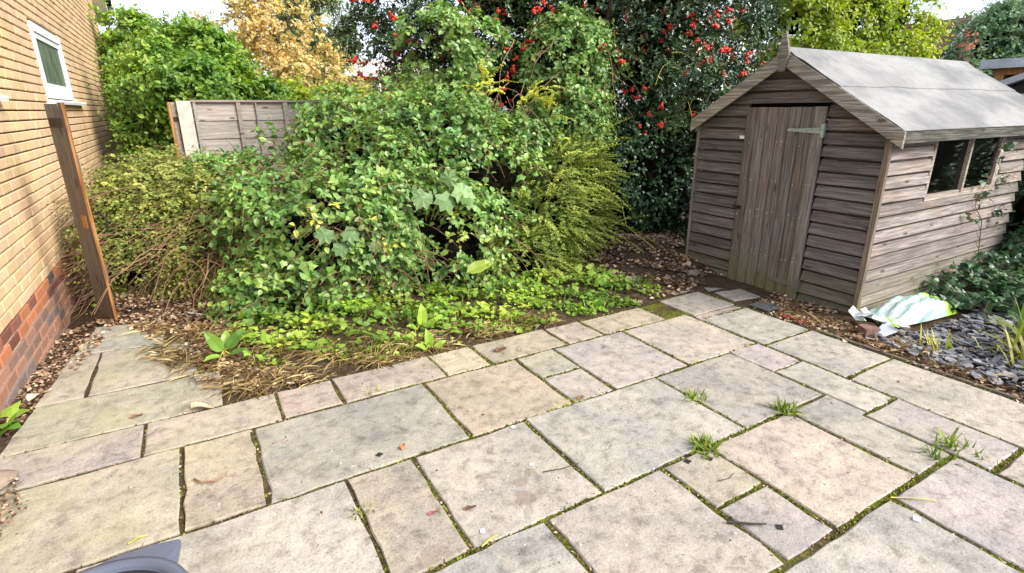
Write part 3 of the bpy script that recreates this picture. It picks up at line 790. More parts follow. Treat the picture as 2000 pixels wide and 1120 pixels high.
for (x, y) in ((X0 + .003, Y1 - .05), (X1 - .05, Y1 - .05), (5.0, Y1 - .05), (5.75, Y1 - .05), (X1 - .05, Y0 + .03), (5.1, Y1 - .05)):
    Geo().box((x, y, .03), (x + .045, y + .045, EZ)).build('stud', M_WZ, shed)
Geo().box((X0 + .05, Y1 - .06, .66), (X1 - .05, Y1 - .02, .70)).build('noggin', M_WX, shed)
# corner trim
v = []
for z, dx in ((-.05, .0), (EZ + .02, .0)):
    v += [(X0 - .042, Y0 - .036, z), (X0 - .018, Y0 - .042, z), (X0 + .000, Y0 - .004, z), (X0 - .036, Y0 + .004, z)]
Geo().hexa(v).build('corner_trim', mk_wood('corner_batten', 2, (.15, .115, .085), (.32, .26, .20), alg=.5, knots=False), shed, fix=True)
Geo().box((X0 - .030, Y1 - .002, -.03), (X0 + .0, Y1 + .03, EZ)).build('corner_trim', M_WZ, shed)
# side window: dark glass in two lights, pale beads and mullion
M_BEAD = mk_wood('pale_bead', 0, (.30, .25, .21), (.52, .46, .41), alg=0, knots=False)
wn = Geo(); yb = Y0 - .022
wn.box((W0 - .01, yb, WZ0 - .035), (W1 + .03, Y0 + .045, WZ0 - .001)); wn.box((W0 - .012, yb + .004, WZ0), (W0 + .018, Y0 + .045, WZ1)); wn.box((W1 - .05, yb + .004, WZ0), (W1 + .028, Y0 + .05, WZ1))
win = wn.build('window', M_BEAD, shed)
Geo().box((5.395, yb - .008, WZ0 + .001), (5.425, Y0 - .001, WZ1)).build('mullion', M_BEAD, win)
Geo().box((5.36, Y0 + .012, WZ0 + .001), (5.455, Y0 + .06, WZ1)).build('inner_post', mk_wood('inner_post_timber', 2, (.16, .10, .06), (.30, .2, .13), alg=0), win)
Geo().box((W0 + .019, Y0 + .001, WZ0 + .001), (5.41, Y0 + .005, WZ1)).build('pane', M_PANE, win)
Geo().box((5.412, Y0 + .001, WZ0 + .001), (W1 - .051, Y0 + .005, WZ1)).build('pane', M_PANE, win)
Geo().box((W0 + .02, yb + .001, WZ0 + .0005), (5.393, Y0 - .001, WZ0 + .014)).build('bead', M_BEAD, win)
Geo().box((5.427, yb + .001, WZ0 + .0005), (W1 - .052, Y0 - .001, WZ0 + .014)).build('bead', M_BEAD, win)
# door: seven planks, ledge hinges, latch
door = Geo().box((X0 - .016, D0 + .02, .04), (X0 + .006, D1 - .02, DZ - .02)).build('door', M_WZ, shed)
pw = (D1 - D0) / 7
for i in range(7):
    a, b = D0 + i * pw + .0015, D0 + (i + 1) * pw - .0015; xf = X0 - .046 + rh.normal(0, .0012)
    Geo().prism([(X0 - .0165, a), (xf + .010, a), (xf, a + .012), (xf - .002, (a + b) / 2), (xf, b - .012), (xf + .010, b), (X0 - .0165, b)], 2, -.03 + rh.normal(0, .004), DZ + rh.normal(0, .002)).build('plank', M_WZ, door, fix=True)
xf = X0 - .0485
def strap(z, y0, y1, m=M_GALV):
    h = Geo(); h.prism([(y0, z - .022), (y1, z - .010), (y1 + .02, z), (y1, z + .010), (y0, z + .022)], 0, xf - .006, xf + .001)
    h.box((X0 - .056, y0 - .028, z - .05), (X0 - .028, y0 - .006, z + .05)); h.tube([(xf - .004, y0 - .003, z - .045), (xf - .004, y0 - .003, z + .045)], .008, k=6)
    return h.build('hinge', m, door, fix=True)
strap(1.335, D0 + .012, D0 + .27); strap(.115, D0 + .012, D0 + .25, M_GATE)
Geo().box((xf - .004, D1 - .07, .655), (xf + .004, D1 + .015, .685)).build('latch', M_RUST, door)
Geo().tube([(xf - .01, D1 - .05, .672), (xf - .035, D1 - .04, .672), (xf - .035, D1 - .04, .65)], .006, k=6).build('latch_knob', M_RUST, door)
Geo().box((X0 - .03, D1 + .0, 1.25), (X0 - .022, D1 + .05, 1.275)).build('staple', M_WHITE, door)
ng = Geo()
for z in (.30, .33, .62, .66, .93, 1.21, 1.25):
    for i in range(7):
        for s in (.3, .7):
            if rh.random() < .62:
                y = D0 + (i + s) * pw + rh.normal(0, .004); zz = z + rh.normal(0, .01); rr_ = rh.uniform(.003, .0065)
                ng.add(ICO1[0] * np.array([.0025, rr_, rr_ * 1.4]) + np.array([xf + .001, y, zz]), tris=ICO1[1])
ng.build('nail_head', plain('pale_filler', (.42, .36, .34), .7, .3, var=.4), door, kind='stuff')
# roof: deck, felt strips, bargeboards, fascia, finial
RX0, RX1 = 4.085, 7.08
ex = .115
def slope(side, f0, f1, t0, t1, x0=RX0, x1=RX1):
    ye = Y0 - ex if side < 0 else Y1 + .03; ze = 1.355 if side < 0 else 1.411
    y = lambda f: RY + (ye - RY) * f; zz = lambda f: RZ + .05 + (ze - RZ - .05 + .0) * f
    a, b = f0, f1
    return [(x0, y(a), zz(a) + t0), (x1, y(a), zz(a) + t0), (x1, y(b), zz(b) + t0), (x0, y(b), zz(b) + t0),
            (x0, y(a), zz(a) + t1), (x1, y(a), zz(a) + t1), (x1, y(b), zz(b) + t1), (x0, y(b), zz(b) + t1)]
roof = Geo().hexa(slope(-1, 0.0, .995, -.018, -.001)).hexa(slope(1, 0.0, .995, -.018, -.001)).build('roof', M_WX, shed, fix=True)
def feltsheet(side, f0, f1, t, name='felt_sheet'):
    g = Geo(); nx_, nf = 40, 10; P = np.array(slope(side, 0, 1, 0, 0), float)
    rid, eav = P[0], P[3]
    fs = np.linspace(f0, f1, nf); xs_ = np.linspace(RX0 - .012, RX1 + .01, nx_)
    V = []
    for f in fs:
        for x in xs_:
            b = rid + (eav - rid) * f
            bump = .004 * np.sin(x * 5 + f * 7 + side) + .0025 * np.sin(x * 13 - f * 9) + (-.03 * (f > 1.001))
            V.append((x, b[1], b[2] + t + max(-.0005, bump) * (0.15 < f < .95)))
    q = [(i*nx_+j, i*nx_+j+1, (i+1)*nx_+j+1, (i+1)*nx_+j) for i in range(nf-1) for j in range(nx_-1)]
    V = np.array(V); n = len(V); W = V - np.array([0, 0, .005])
    edge = [(0, j, n + j, 0) for j in range(0)]
    bd = [j for j in range(nx_)] + [i*nx_+nx_-1 for i in range(1, nf)] + [(nf-1)*nx_+j for j in range(nx_-2, -1, -1)] + [i*nx_ for i in range(nf-2, 0, -1)]
    qs = [(bd[i], bd[(i+1) % len(bd)], n + bd[(i+1) % len(bd)], n + bd[i]) for i in range(len(bd))]
    g.add(np.concatenate([V, W]), quads=q + qs)
    return g.build(name, M_FELT, roof, smooth=False, fix=True)
for sd_ in (-1, 1):
    feltsheet(sd_, .44, 1.012, .006); feltsheet(sd_, .0, .50, .013)
Geo().prism([(RY - .09, RZ + .05 + .012 - .063), (RY, RZ + .05 + .021), (RY + .09, RZ + .05 + .012 - .063), (RY + .09, RZ + .05 + .019 - .063), (RY, RZ + .05 + .029), (RY - .09, RZ + .05 + .019 - .063)], 0, RX0 - .013, RX1 + .012).build('ridge_cap', M_FELT, roof, fix=True)
def barge(side, x0, x1):
    P = np.array(slope(side, 0, 1.02, 0, 0), float); a, b = P[0], P[3]
    t, dn = .0, -.105
    o = [(a[1] + side * .0012, a[2] + t), (b[1], b[2] + t), (b[1], b[2] + dn), (a[1] + side * .0012, a[2] + dn)]
    return Geo().prism(o, 0, x0, x1).build('bargeboard', M_BARGE, roof, fix=True)
for sd_ in (-1, 1):
    barge(sd_, RX0 - .022, RX0 - .001); barge(sd_, RX1 + .001, RX1 + .022)
pe = np.array(slope(-1, 0, 1, 0, 0))[3]
Geo().box((RX0, pe[1] - .008, pe[2] - .085), (RX1, pe[1] + .010, pe[2] - .012)).build('fascia', mk_wood('mossy_fascia', 0, (.055, .055, .045), (.16, .155, .13), alg=0), roof)
Geo().prism([(RY - .050, RZ + .03), (RY - .034, RZ + .085), (RY - .004, RZ + .185), (RY + .010, RZ + .183), (RY + .038, RZ + .085), (RY + .050, RZ + .03), (RY + .022, RZ - .10), (RY - .022, RZ - .10)], 0, RX0 - .046, RX0 - .024).build('finial', M_BARGE, roof, fix=True)

# ------------------------------------------------------------------ buildings beyond
nb = thing('summer_house', 'orange timber summer house with flat grey roof edge behind the shed', 'shed', (9.2, 2.2, 0))
Geo().box((9.28, .3, 0), (11.2, 3.22, 1.90)).build('wall', M_RUST, nb)
Geo().box((9.08, .2, 1.965), (11.3, 3.42, 2.075)).build('roof_edge', mk_felt('grey_trim', (.45, .46, .48), (.6, .61, .62)), nb)
Geo().box((9.17, .3, 1.885), (9.27, 3.28, 1.962)).build('top_rail', M_ORANGE, nb)
for y in (3.17, 2.2, 1.2): Geo().box((9.17, y, 0), (9.27, y + .10, 1.884)).build('post', M_ORANGE, nb)
Geo().box((9.21, 1.31, .9), (9.27, 3.16, 1.86)).build('pane', mk_glass('summer_house_glass', (.03, .03, .035)), nb)
ln = thing('lean_to', 'dark lean-to with pale sloping roof bars in front of the summer house', 'lean-to', (8.2, 2.2, 0))
Geo().prism([(2.90, 1.66), (.6, 2.6), (.6, 0), (2.90, 0)], 0, 8.28, 8.8).build('wall', M_RUST, ln, fix=True)
M_ALU = plain('pale_aluminium', (.5, .5, .52), .4, .5, var=.1)
Geo().prism([(2.96, 1.665), (.6, 2.62), (.6, 2.70), (2.96, 1.735)], 0, 8.18, 8.85).build('roof_bar', M_ALU, ln, fix=True)
Geo().prism([(2.90, 1.565), (.6, 1.86), (.6, 1.90), (2.90, 1.60)], 0, 8.19, 8.26).build('roof_bar', M_ALU, ln, fix=True)
# far house with tiled roof and red brick gable (right)
fh = thing('far_house', 'far house with brown tiled roof and red brick gable beyond the shed', 'house', (24, 9, 0))
M_RED = plain('far_red_brick', (.42, .15, .09), .9, .2, var=.3, sc=30)
M_TILE = plain('brown_tile', (.15, .085, .055), .8, .2, var=.45, sc=8)
Geo().prism([(20.7, -1), (24.6, -1), (24.6, 3.6), (22.65, 4.22), (20.7, 2.6)], 1, 9.06, 16).build('wall', M_RED, fh, fix=True)
rf = Geo()
for i in range(11):
    f0, f1 = i / 11, (i + 1.25) / 11; xa, za = 20.45, 2.52; xb, zb = 22.65, 4.26
    p0 = (xa + (xb - xa) * f0, za + (zb - za) * f0 + .035); p1 = (xa + (xb - xa) * min(f1, 1), za + (zb - za) * min(f1, 1))
    rf.prism([(p0[0], p0[1]), (p1[0], p1[1] + .02), (p1[0], p1[1] - .04), (p0[0], p0[1] - .05)], 1, 9.0, 16.2)
rf.prism([(22.65, 4.27), (22.66, 4.2), (24.9, 3.45), (24.9, 3.5)], 1, 9.0, 16.2)
rfo = rf.build('roof', M_TILE, fh, fix=True)
Geo().prism([(20.42, 2.45), (22.65, 4.20), (22.65, 4.33), (20.42, 2.57)], 1, 8.93, 8.995).build('verge', plain('verge_grey', (.42, .40, .40), .8, .2), rfo, fix=True)
# far bungalow with pale roof (between the maple and the holly)
fb = thing('far_bungalow', 'distant house with pale pink ribbed roof between the autumn tree and the holly', 'house', (6.2, 24, 0))
Geo().box((5.0, 24.2, -1), (11, 29, 3.1)).build('wall', plain('tan_brick', (.36, .22, .13), .9, .2, sc=20), fb)
g = Geo()
for i in range(4): g.prism([(23.8 + i * .55, 3.02 + i * .17), (24.4 + i * .55, 3.18 + i * .17), (24.4 + i * .55, 3.12 + i * .17), (23.8 + i * .55, 2.96 + i * .17)], 0, 4.8, 11.3)
g.build('roof', plain('pale_pink_tile', (.50, .40, .37), .8, .2, sc=6), fb, fix=True)
g = Geo(); g.box((5.0, 23.9, 2.90), (11.2, 24.0, 3.0)).box((5.62, 22.5, 2.78), (9.5, 22.58, 2.88)).box((5.62, 22.5, 0), (5.74, 22.58, 2.78)).box((7.0, 22.5, 0), (7.1, 22.58, 2.78))
g.build('conservatory_frame', M_WHITE, fb)

# ------------------------------------------------------------------ vegetation
def plant(name, label, cat, loc, group=None): return thing(name, label, cat, loc, group)
def trunk(root, base, top, r0, r1, rng, limbs=6, spread=1.0, mat=None):
    g = Geo(); base, top = np.array(base, float), np.array(top, float); n = 7
    t = np.linspace(0, 1, n)[:, None]; pts = base + (top - base) * t + np.c_[rng.normal(0, .05, (n, 2)), np.zeros(n)] * t
    g.tube(pts, r0, r1, 8)
    for i in range(limbs):
        k = rng.uniform(.3, .95); p = base + (top - base) * k; d = np.array([rng.normal(), rng.normal(), rng.uniform(.3, 1)]); d /= np.linalg.norm(d)
        m = np.array([p + d * spread * s + np.array([0, 0, .15 * spread * s * s]) + rng.normal(0, .03, 3) * s for s in np.linspace(0, 1, 5)])
        g.tube(m, r0 * .45 * (1.1 - k * .6), r1 * .4, 5)
    g.build('trunk', mat or M_BARK, root)

# --- the overgrown bramble mound
MOUND = [(0.62,4.9,0.48,0.40,0.60),(0.91,4.7,0.39,0.52,0.60),(0.68,5.6,0.84,0.52,0.40),(1.4,4.85,0.55,0.62,0.68),(1.55,5.6,1.08,0.60,0.46),
         (1.87,4.55,0.31,0.58,0.55),(2.2,5.2,0.93,0.66,0.64),(2.57,4.95,0.57,0.5,0.74),(2.3,5.8,1.36,0.6,0.42),(0.49,4.4,0.09,0.34,0.24),(0.95,5.75,0.92,0.36,0.30),(0.42,5.8,0.72,0.34,0.34),(0.18,5.55,0.72,0.34,0.22)]
rng = np.random.default_rng(101)
mound = plant('bramble_mound', 'big overgrown mound of green bramble sprawling over the middle of the garden', 'bush', (1.4, 4.6, 0))
g, gs = Geo(), Geo()
P, U, T = shell(MOUND, 5600, rng, lump=.33, depth=.42, nlump=18)
big = sprays(g, gs, 'ovate', P, U, T, rng, per=6, length=.24, size=(.060, .015), up=.25, droop=.4, wid=1.2, pick=280)
P, U, T = shell(MOUND, 190, rng, lump=.40, depth=.05)
sprays(g, gs, 'ivy', P, U, T * .3 + .45, rng, per=3, length=.20, size=(.085, .02), up=.1, droop=.5, nup=.4)
Py = np.array([(1.22, 4.12, .52), (1.05, 4.14, .72), (1.32, 4.2, .42), (.72, 4.2, .78), (1.9, 4.3, .5)]).repeat(7, 0) + rng.normal(0, .06, (35, 3))
sprays(g, gs, 'ovate', Py, np.tile([[0, -1, .2]], (35, 1)), np.ones(35), rng, per=3, length=.12, size=(.052, .012), tmix=(.88, .08, .04))
g.build('foliage', M_BRAM, mound, kind='stuff'); leaf_objects(mound, 'ovate', M_BRAM, *big)
for i in range(70):   # dead brown vine stems showing on the front of the mound
    p = np.array([rng.normal(1.2, .28), rng.uniform(4.10, 4.28), rng.uniform(.1, .75)]); d = nrm(np.array([rng.normal(0, .8), -.25, rng.uniform(-.4, .8)])); t = np.linspace(0, 1, 6)[:, None]; ln_ = rng.uniform(.2, .5)
    gs.tube(p + d * ln_ * t - np.array([0, 0, .5]) * t ** 2 * ln_ + rng.normal(0, .012, (6, 3)), .004, .0018, 4, cap=False)
P, U, T = shell(MOUND, 260, rng, lump=.4, depth=.3)
for i in range(len(P)):
    d = nrm(U[i] + rng.normal(0, .5, 3) + np.array([0, 0, .3])); t = np.linspace(0, 1, 6)[:, None]; ln_ = rng.uniform(.3, .8)
    gs.tube(P[i] - U[i] * .1 + d * ln_ * t - np.array([0, 0, .55]) * t ** 2 * ln_, .0035, .0015, 4, cap=False)
gs.build('stems', M_TWIG, mound, kind='stuff')
gc = Geo(); core(gc, MOUND, rng, .66, rmin=.45); gc.build('gap_shade_core', M_CORE, mound, kind='stuff')

# --- dry twiggy hedge shrub at the left, bare red-brown stems swept over
TW = [(-0.27,5.9,0.49,0.46,0.53),(0.08,5.9,0.62,0.52,0.33),(-0.46,5.6,0.24,0.32,0.32),(0.08,5.5,0.38,0.33,0.51),(-0.36,6.2,0.62,0.28,0.24)]
rng = np.random.default_rng(102)
tw = plant('twiggy_shrub', 'sprawling half-dead shrub of bare brown stems and sparse small leaves near the gate', 'bush', (-.1, 5.6, 0))
g, gs = Geo(), Geo()
P, U, T = shell(TW, 3600, rng, lump=.36, depth=.55)
U2 = nrm(U + np.array([-.5, -.35, -.25]))
sprays(g, None, 'small', P, U2, T, rng, per=14, length=.30, size=(.034, .009), up=.0, droop=.4, flat=True, wid=1.2)
g.build('foliage', M_TWIGGY, tw, kind='stuff')
P, U, T = shell(TW, 620, rng, lump=.36, depth=.6)
for i in range(len(P)):
    d = nrm(np.array([-.75, -.45, -.05]) + U[i] * .45 + rng.normal(0, .3, 3)); t = np.linspace(-.35, 1, 6)[:, None]; ln_ = rng.uniform(.25, .6)
    w_ = rng.normal(0, .035, (6, 3)) * ln_
    gs.tube(P[i] + d * ln_ * t - np.array([0, 0, .35]) * np.maximum(t, 0) ** 2 * ln_ + w_, rng.uniform(.003, .006), .0012, 4, cap=False)
for i in range(24):   # arching bare twigs reaching to the ground at the front
    p = np.array([rng.uniform(-.35, .32), rng.uniform(4.75, 5.2), rng.uniform(.25, .55)]); d = nrm(np.array([rng.normal(-.2, .5), -.6, .25])); t = np.linspace(0, 1, 7)[:, None]
    ln_ = rng.uniform(.35, .7); gs.tube(p + d * ln_ * t - np.array([0, 0, .75]) * t ** 2 * ln_ + rng.normal(0, .012, (7, 3)), .0045, .0015, 4, cap=False)
gs.build('stems', M_TWIG, tw, kind='stuff')
gc = Geo(); core(gc, TW, rng, .62, .12); gc.build('gap_shade_core', M_CORE, tw, kind='stuff')
trunk(tw, (0, 5.8, 0), (-.1, 5.9, .8), .03, .012, rng, 9, .5, M_TWIG)

# --- golden small-leaved shrub with long sprays, right of the mound
GD = [(3.2,4.6,0.34,0.44,0.54),(3.50,4.8,0.72,0.40,0.42),(2.78,4.4,0.05,0.42,0.28),(3.50,4.5,0.37,0.20,0.30)]
rng = np.random.default_rng(103)
gd = plant('golden_shrub', 'yellow-green small-leaved shrub with long arching sprays beside the bramble mound', 'bush', (3.2, 4.6, 0))
g, gs = Geo(), Geo()
P, U, T = shell(GD, 1700, rng, lump=.36, depth=.5)
U2 = nrm(U + np.array([.6, -.3, .1]))
sprays(g, gs, 'small', P, U2, T * .6, rng, per=22, length=.24, size=(.024, .005), up=.12, rnd=.35, droop=.3, flat=True, spread=.9, wid=1.3, stem=.002)
P, U, T = shell(GD, 95, rng, lump=.4, depth=.2)
sprays(g, gs, 'small', P, nrm(U + np.array([.7, -.3, .1])), T * .25 + .6, rng, per=44, length=.52, size=(.027, .004), up=.1, rnd=.25, droop=.35, flat=True, spread=.9, wid=1.3, stem=.003, tmix=(.6, .2, .2))
for (x, y, z) in ((2.62, 5.0, 1.66), (2.66, 5.05, 1.7), (3.05, 4.9, 1.55), (3.2, 4.95, 1.6), (3.3, 4.9, 1.5)):   # pale sprigs poking up through the climber
    Pp = np.array([[x, y, z]] * 7) + rng.normal(0, .05, (7, 3))
    sprays(g, gs, 'small', Pp, np.array([[.3, -.5, .5]] * 7), np.full(7, 1.0), rng, per=34, length=.30, size=(.026, .004), up=.3, rnd=.45, droop=.4, flat=True, wid=1.3, tmix=(.8, .1, .1))
g.build('foliage', M_GOLD, gd, kind='stuff'); gs.build('stems', M_STEMY, gd, kind='stuff')
gc = Geo(); core(gc, GD, rng, .66); gc.build('gap_shade_core', M_CORE, gd, kind='stuff')

# --- holly tree with red berries
HL = [(3.2,6.2,1.75,.7,.6),(3.78,6.2,1.7,.55,.55),(2.61,6.4,2.59,0.62,0.45),(2.04,6.4,2.24,0.30,0.32),(3.56,6.3,2.76,0.9,0.68),(4.65,6.0,2.8,0.9,0.77),(5.39,5.4,2.6,0.92,0.74),(6.0,5.0,2.42,0.46,0.56),
      (5.35,5.0,1.69,0.80,0.66),(5.1,5.4,2.06,0.77,0.77),(4.98,4.2,1.62,0.28,0.28),(4.36,3.80,1.50,.22,.22),(4.46,6.0,1.59,1.0,0.92),(3.3,6.4,3.7,1.0,.7),(4.8,6.0,3.9,1.1,.8),(4.1,6.1,4.6,1.0,.8)]
rng = np.random.default_rng(104)
hol = plant('holly_tree', 'tall dark holly tree full of red berry clusters beside the shed', 'tree', (4.5, 5.7, 0))
g, gs = Geo(), Geo()
P, U, T = shell(HL, 11000, rng, lump=.34, depth=.75, nlump=30)
big = sprays(g, gs, 'holly', P, U, T, rng, per=7, length=.22, size=(.062, .012), up=.1, rnd=.55, droop=.3, wid=1.2, pick=240)
g.build('foliage', M_HOLLY, hol, kind='stuff'); leaf_objects(hol, 'holly', M_HOLLY, *big); gs.build('twigs', M_BARK, hol, kind='stuff')
gc = Geo(); core(gc, HL, rng, .5, rmin=.55); gc.build('gap_shade_core', M_CORE, hol, kind='stuff')
trunk(hol, (4.5, 5.6, -.1), (4.3, 6.0, 4.6), .14, .04, rng, 12, 1.1)
BCL = []
for k in range(5):
    v = []; f = []; n = rng.integers(9, 15)
    for j in range(n):
        p = rng.normal(0, 1, 3) * np.array([.016, .013, .013]); rr_ = rng.uniform(.011, .0145)
        f += [tuple(int(q) + len(v) for q in tri) for tri in ICO1[1]]; v += [tuple(q) for q in ICO1[0] * rr_ + p]
    me = bpy.data.meshes.new('berry_cluster'); me.from_pydata(v, [], f); me.materials.append(M_BERRY)
    for po in me.polygons: po.use_smooth = True
    BCL.append(me)
P, U, T = shell(HL[:13], 2600, rng, lump=.30, depth=.05)
sc_ = np.sum(U * nrm(CAM - P), axis=1); P, U = P[sc_ > .35], U[sc_ > .35]
keep = []
for i in range(len(P)):
    wgt = .25 if P[i][1] < 4.2 else (.6 if P[i][0] > 4.6 else (.5 if P[i][0] > 3.2 else .95))
    if rng.random() < wgt: keep.append(i)
keep = keep[:295]
for i in keep:
    m = Matrix.Translation(P[i] + U[i] * rng.uniform(.11, .21)) @ Matrix.Rotation(rng.uniform(0, 6), 4, 'Z') @ Matrix.Rotation(rng.uniform(-1, 1), 4, 'Y') @ Matrix.Scale(rng.uniform(.8, 1.35), 4)
    inst('berry_cluster', BCL[rng.integers(5)], hol, m)
gy_ = Geo()
for i in range(16):   # bare yellow-green shoots arching out
    p = np.array([rng.uniform(4.5, 5.3), rng.uniform(4.35, 4.7), rng.uniform(1.4, 2.1)]); d = nrm(np.array([rng.normal(0, .9), -.35, rng.uniform(-.1, .6)])); t = np.linspace(0, 1, 7)[:, None]; ln_ = rng.uniform(.25, .55)
    gy_.tube(p + d * ln_ * t - np.array([0, 0, .8]) * t ** 2 * ln_, .0035, .0015, 4, cap=False)
gy_.build('shoots', M_STEMY, hol, kind='stuff')

# --- bright climber growing over the holly's front
CL = [(2.40,5.6,2.06,.33,.33),(3.92,5.4,2.07,.50,.33),(2.93,5.7,2.19,.22,.23),(3.72,5.1,1.38,.42,.24),(2.99,5.2,1.15,.44,.26),(2.43,5.4,1.5,.37,.22)]
rng = np.random.default_rng(105)
cl = plant('climber', 'bright green climber with rounded leaves hanging over the front of the holly', 'climber', (3.2, 5.3, 0))
g, gs = Geo(), Geo()
P, U, T = shell(CL, 2700, rng, lump=.42, depth=.45)
big = sprays(g, gs, 'ovate', P, U, T, rng, per=7, length=.16, size=(.060, .013), up=.05, droop=.35, wid=1.3, pick=220)
g.build('foliage', M_CLIMB, cl, kind='stuff'); leaf_objects(cl, 'ovate', M_CLIMB, *big)
for i in range(40):
    p = np.array([rng.uniform(2.4, 4.3), rng.uniform(4.9, 5.2), rng.uniform(1.2, 2.3)]); d = nrm(np.array([rng.normal(0, .5), -.2, rng.uniform(-.5, .3)])); t = np.linspace(0, 1, 7)[:, None]; ln_ = rng.uniform(.3, .8)
    gs.tube(p + d * ln_ * t - np.array([0, 0, .6]) * t ** 2 * ln_ + rng.normal(0, .015, (7, 3)), .004, .002, 4, cap=False)
gs.build('stems', M_TWIG, cl, kind='stuff')
gc = Geo(); core(gc, CL, rng, .5, rmin=.4); gc.build('gap_shade_core', M_CORE, cl, kind='stuff')

# --- dark ivy round the holly's foot
IV = [(4.68,5.1,0.8,0.44,0.76),(5.01,4.8,0.55,0.28,0.51),(4.29,4.9,0.41,0.24,0.37),(5.4,5.2,.7,.5,.7)]
rng = np.random.default_rng(106)
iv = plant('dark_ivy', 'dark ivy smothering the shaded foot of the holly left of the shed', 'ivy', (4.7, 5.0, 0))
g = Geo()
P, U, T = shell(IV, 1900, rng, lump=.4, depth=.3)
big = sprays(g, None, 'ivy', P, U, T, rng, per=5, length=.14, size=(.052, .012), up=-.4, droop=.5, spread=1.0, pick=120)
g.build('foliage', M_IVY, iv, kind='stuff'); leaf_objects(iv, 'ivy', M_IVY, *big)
gc = Geo(); core(gc, IV, rng, .8); gc.build('ivy_gap_shade_core', M_CORE, iv, kind='stuff')

# --- large lobed leaves growing through the bramble, and dock leaves
def rosette(name, label, cat, base, items, mat, tpl, group=None):
    t = plant(name, label, cat, base, group); gst = Geo()
    P = np.array([i[0] for i in items], float); Y = np.array([i[1] for i in items], float); N = np.array([i[2] for i in items], float)
    leaf_objects(t, tpl, mat, P, Y, N, np.array([i[3] for i in items]), np.array([i[4] for i in items]))
    b = np.array(base, float)
    for q in P: gst.tube(np.array([b, b * .5 + q * .5 + np.array([0, 0, .03]), q]), .005, .003, 5)
    gst.build('stalk', M_STEMY, t); return t
rng = np.random.default_rng(107)
M_SYC = leaf_mat('sycamore_leaf', [(0, (.10, .19, .07)), (1, (.24, .36, .15))], .5, .4, .25)
rosette('sycamore_seedling', 'pale green seedling with large lobed leaves poking out of the bramble mound', 'plant', (1.72, 4.45, .45),
        [((1.62, 4.16, .86), (-.5, -.3, -.55), (.0, -.8, .6), .17, .7), ((1.75, 4.13, .84), (.2, -.4, -.75), (.1, -.8, .6), .18, .5), ((1.86, 4.12, .87), (.75, -.3, -.3), (.1, -.8, .6), .19, .9),
         ((1.95, 4.15, .80), (.6, -.35, -.6), (.1, -.8, .6), .15, .6), ((1.80, 4.16, .92), (.3, -.2, .5), (-.1, -.8, .5), .14, .8)], M_SYC, 'lobed')
rosette('vine_leaf_plant', 'dull green lobed leaves on the left of the bramble mound', 'plant', (.86, 4.4, .3),
        [((.80, 4.08, .66), (-.4, -.3, -.5), (0, -.8, .6), .13, .3), ((.92, 4.06, .64), (.5, -.3, -.4), (0, -.8, .6), .13, .4), ((.87, 4.06, .55), (.1, -.4, -.8), (0, -.8, .5), .12, .2), ((1.12, 4.08, .52), (.5, -.3, -.6), (0, -.8, .5), .11, .5)], M_SYC, 'lobed')
rosette('dock_plant', 'bright green dock with one big blade leaf at the foot of the mound', 'plant', (1.93, 4.0, 0),
        [((1.85, 3.92, .20), (.75, -.1, .25), (-.2, -.6, .8), .26, .8), ((1.9, 3.95, .12), (-.5, -.5, .3), (0, -.3, 1), .15, .6)], M_WEED, 'dock')
rosette('dock_plant', 'lone green dock seedling on the straw by the side path', 'plant', (-.01, 3.62, 0),
        [((-.02, 3.60, .06), (-.35, -.15, .8), (.2, -.8, .3), .17, .45), ((.01, 3.60, .07), (.55, -.1, .6), (-.3, -.7, .5), .16, .2), ((.02, 3.58, .04), (.6, -.5, .25), (0, -.3, 1), .14, .15), ((-.03, 3.58, .04), (-.6, -.5, .2), (0, -.3, 1), .12, .6), ((0, 3.62, .05), (.15, .4, .7), (0, -.8, .5), .14, .5)], M_GTREE, 'dock')
rosette('dock_plant', 'upright pale dock leaf among the weeds by the patio edge', 'plant', (1.24, 3.42, 0),
        [((1.24, 3.4, .03), (.05, -.05, 1), (0, -1, .2), .17, .7), ((1.27, 3.39, .02), (.6, -.3, .6), (0, -.5, .8), .12, .6), ((1.2, 3.39, .02), (-.6, -.3, .5), (0, -.5, .8), .11, .4)], M_WEED, 'dock')
rosette('dock_plant', 'small dock standing at the slab edge under the weeds', 'plant', (1.16, 3.06, 0),
        [((1.16, 3.05, .02), (-.15, -.1, 1), (0, -1, .2), .14, .6), ((1.18, 3.04, .01), (.7, -.2, .5), (0, -.5, .8), .10, .7), ((1.13, 3.04, .02), (-.6, -.2, .5), (0, -.5, .8), .10, .5)], M_WEED, 'dock')
rosette('seedling', 'little broad-leaved seedling between the house wall and the path slabs', 'plant', (-.99, 3.32, 0),
        [((-.99, 3.31, .04), (.6, -.3, .35), (0, -.3, 1), .12, .6), ((-1.0, 3.29, .03), (.1, -.9, .3), (0, -.2, 1), .12, .4), ((-1.0, 3.32, .05), (.4, .6, .4), (0, -.3, 1), .10, .7), ((-1.0, 3.27, .02), (.7, -.7, .2), (0, -.3, 1), .11, .3)], M_GTREE, 'ivy')

# --- ground cover
WEED = [(.12,4.14),(.5,4.55),(1.88,4.15),(2.99,3.95),(3.36,3.12),(2.96,2.98),(2.32,3.0),(1.14,3.03),(.62,3.05),(.12,3.36),(0.0,3.71)]
rng = np.random.default_rng(108)
n = 4300; p = scatter(WEED, n, rng, .7)
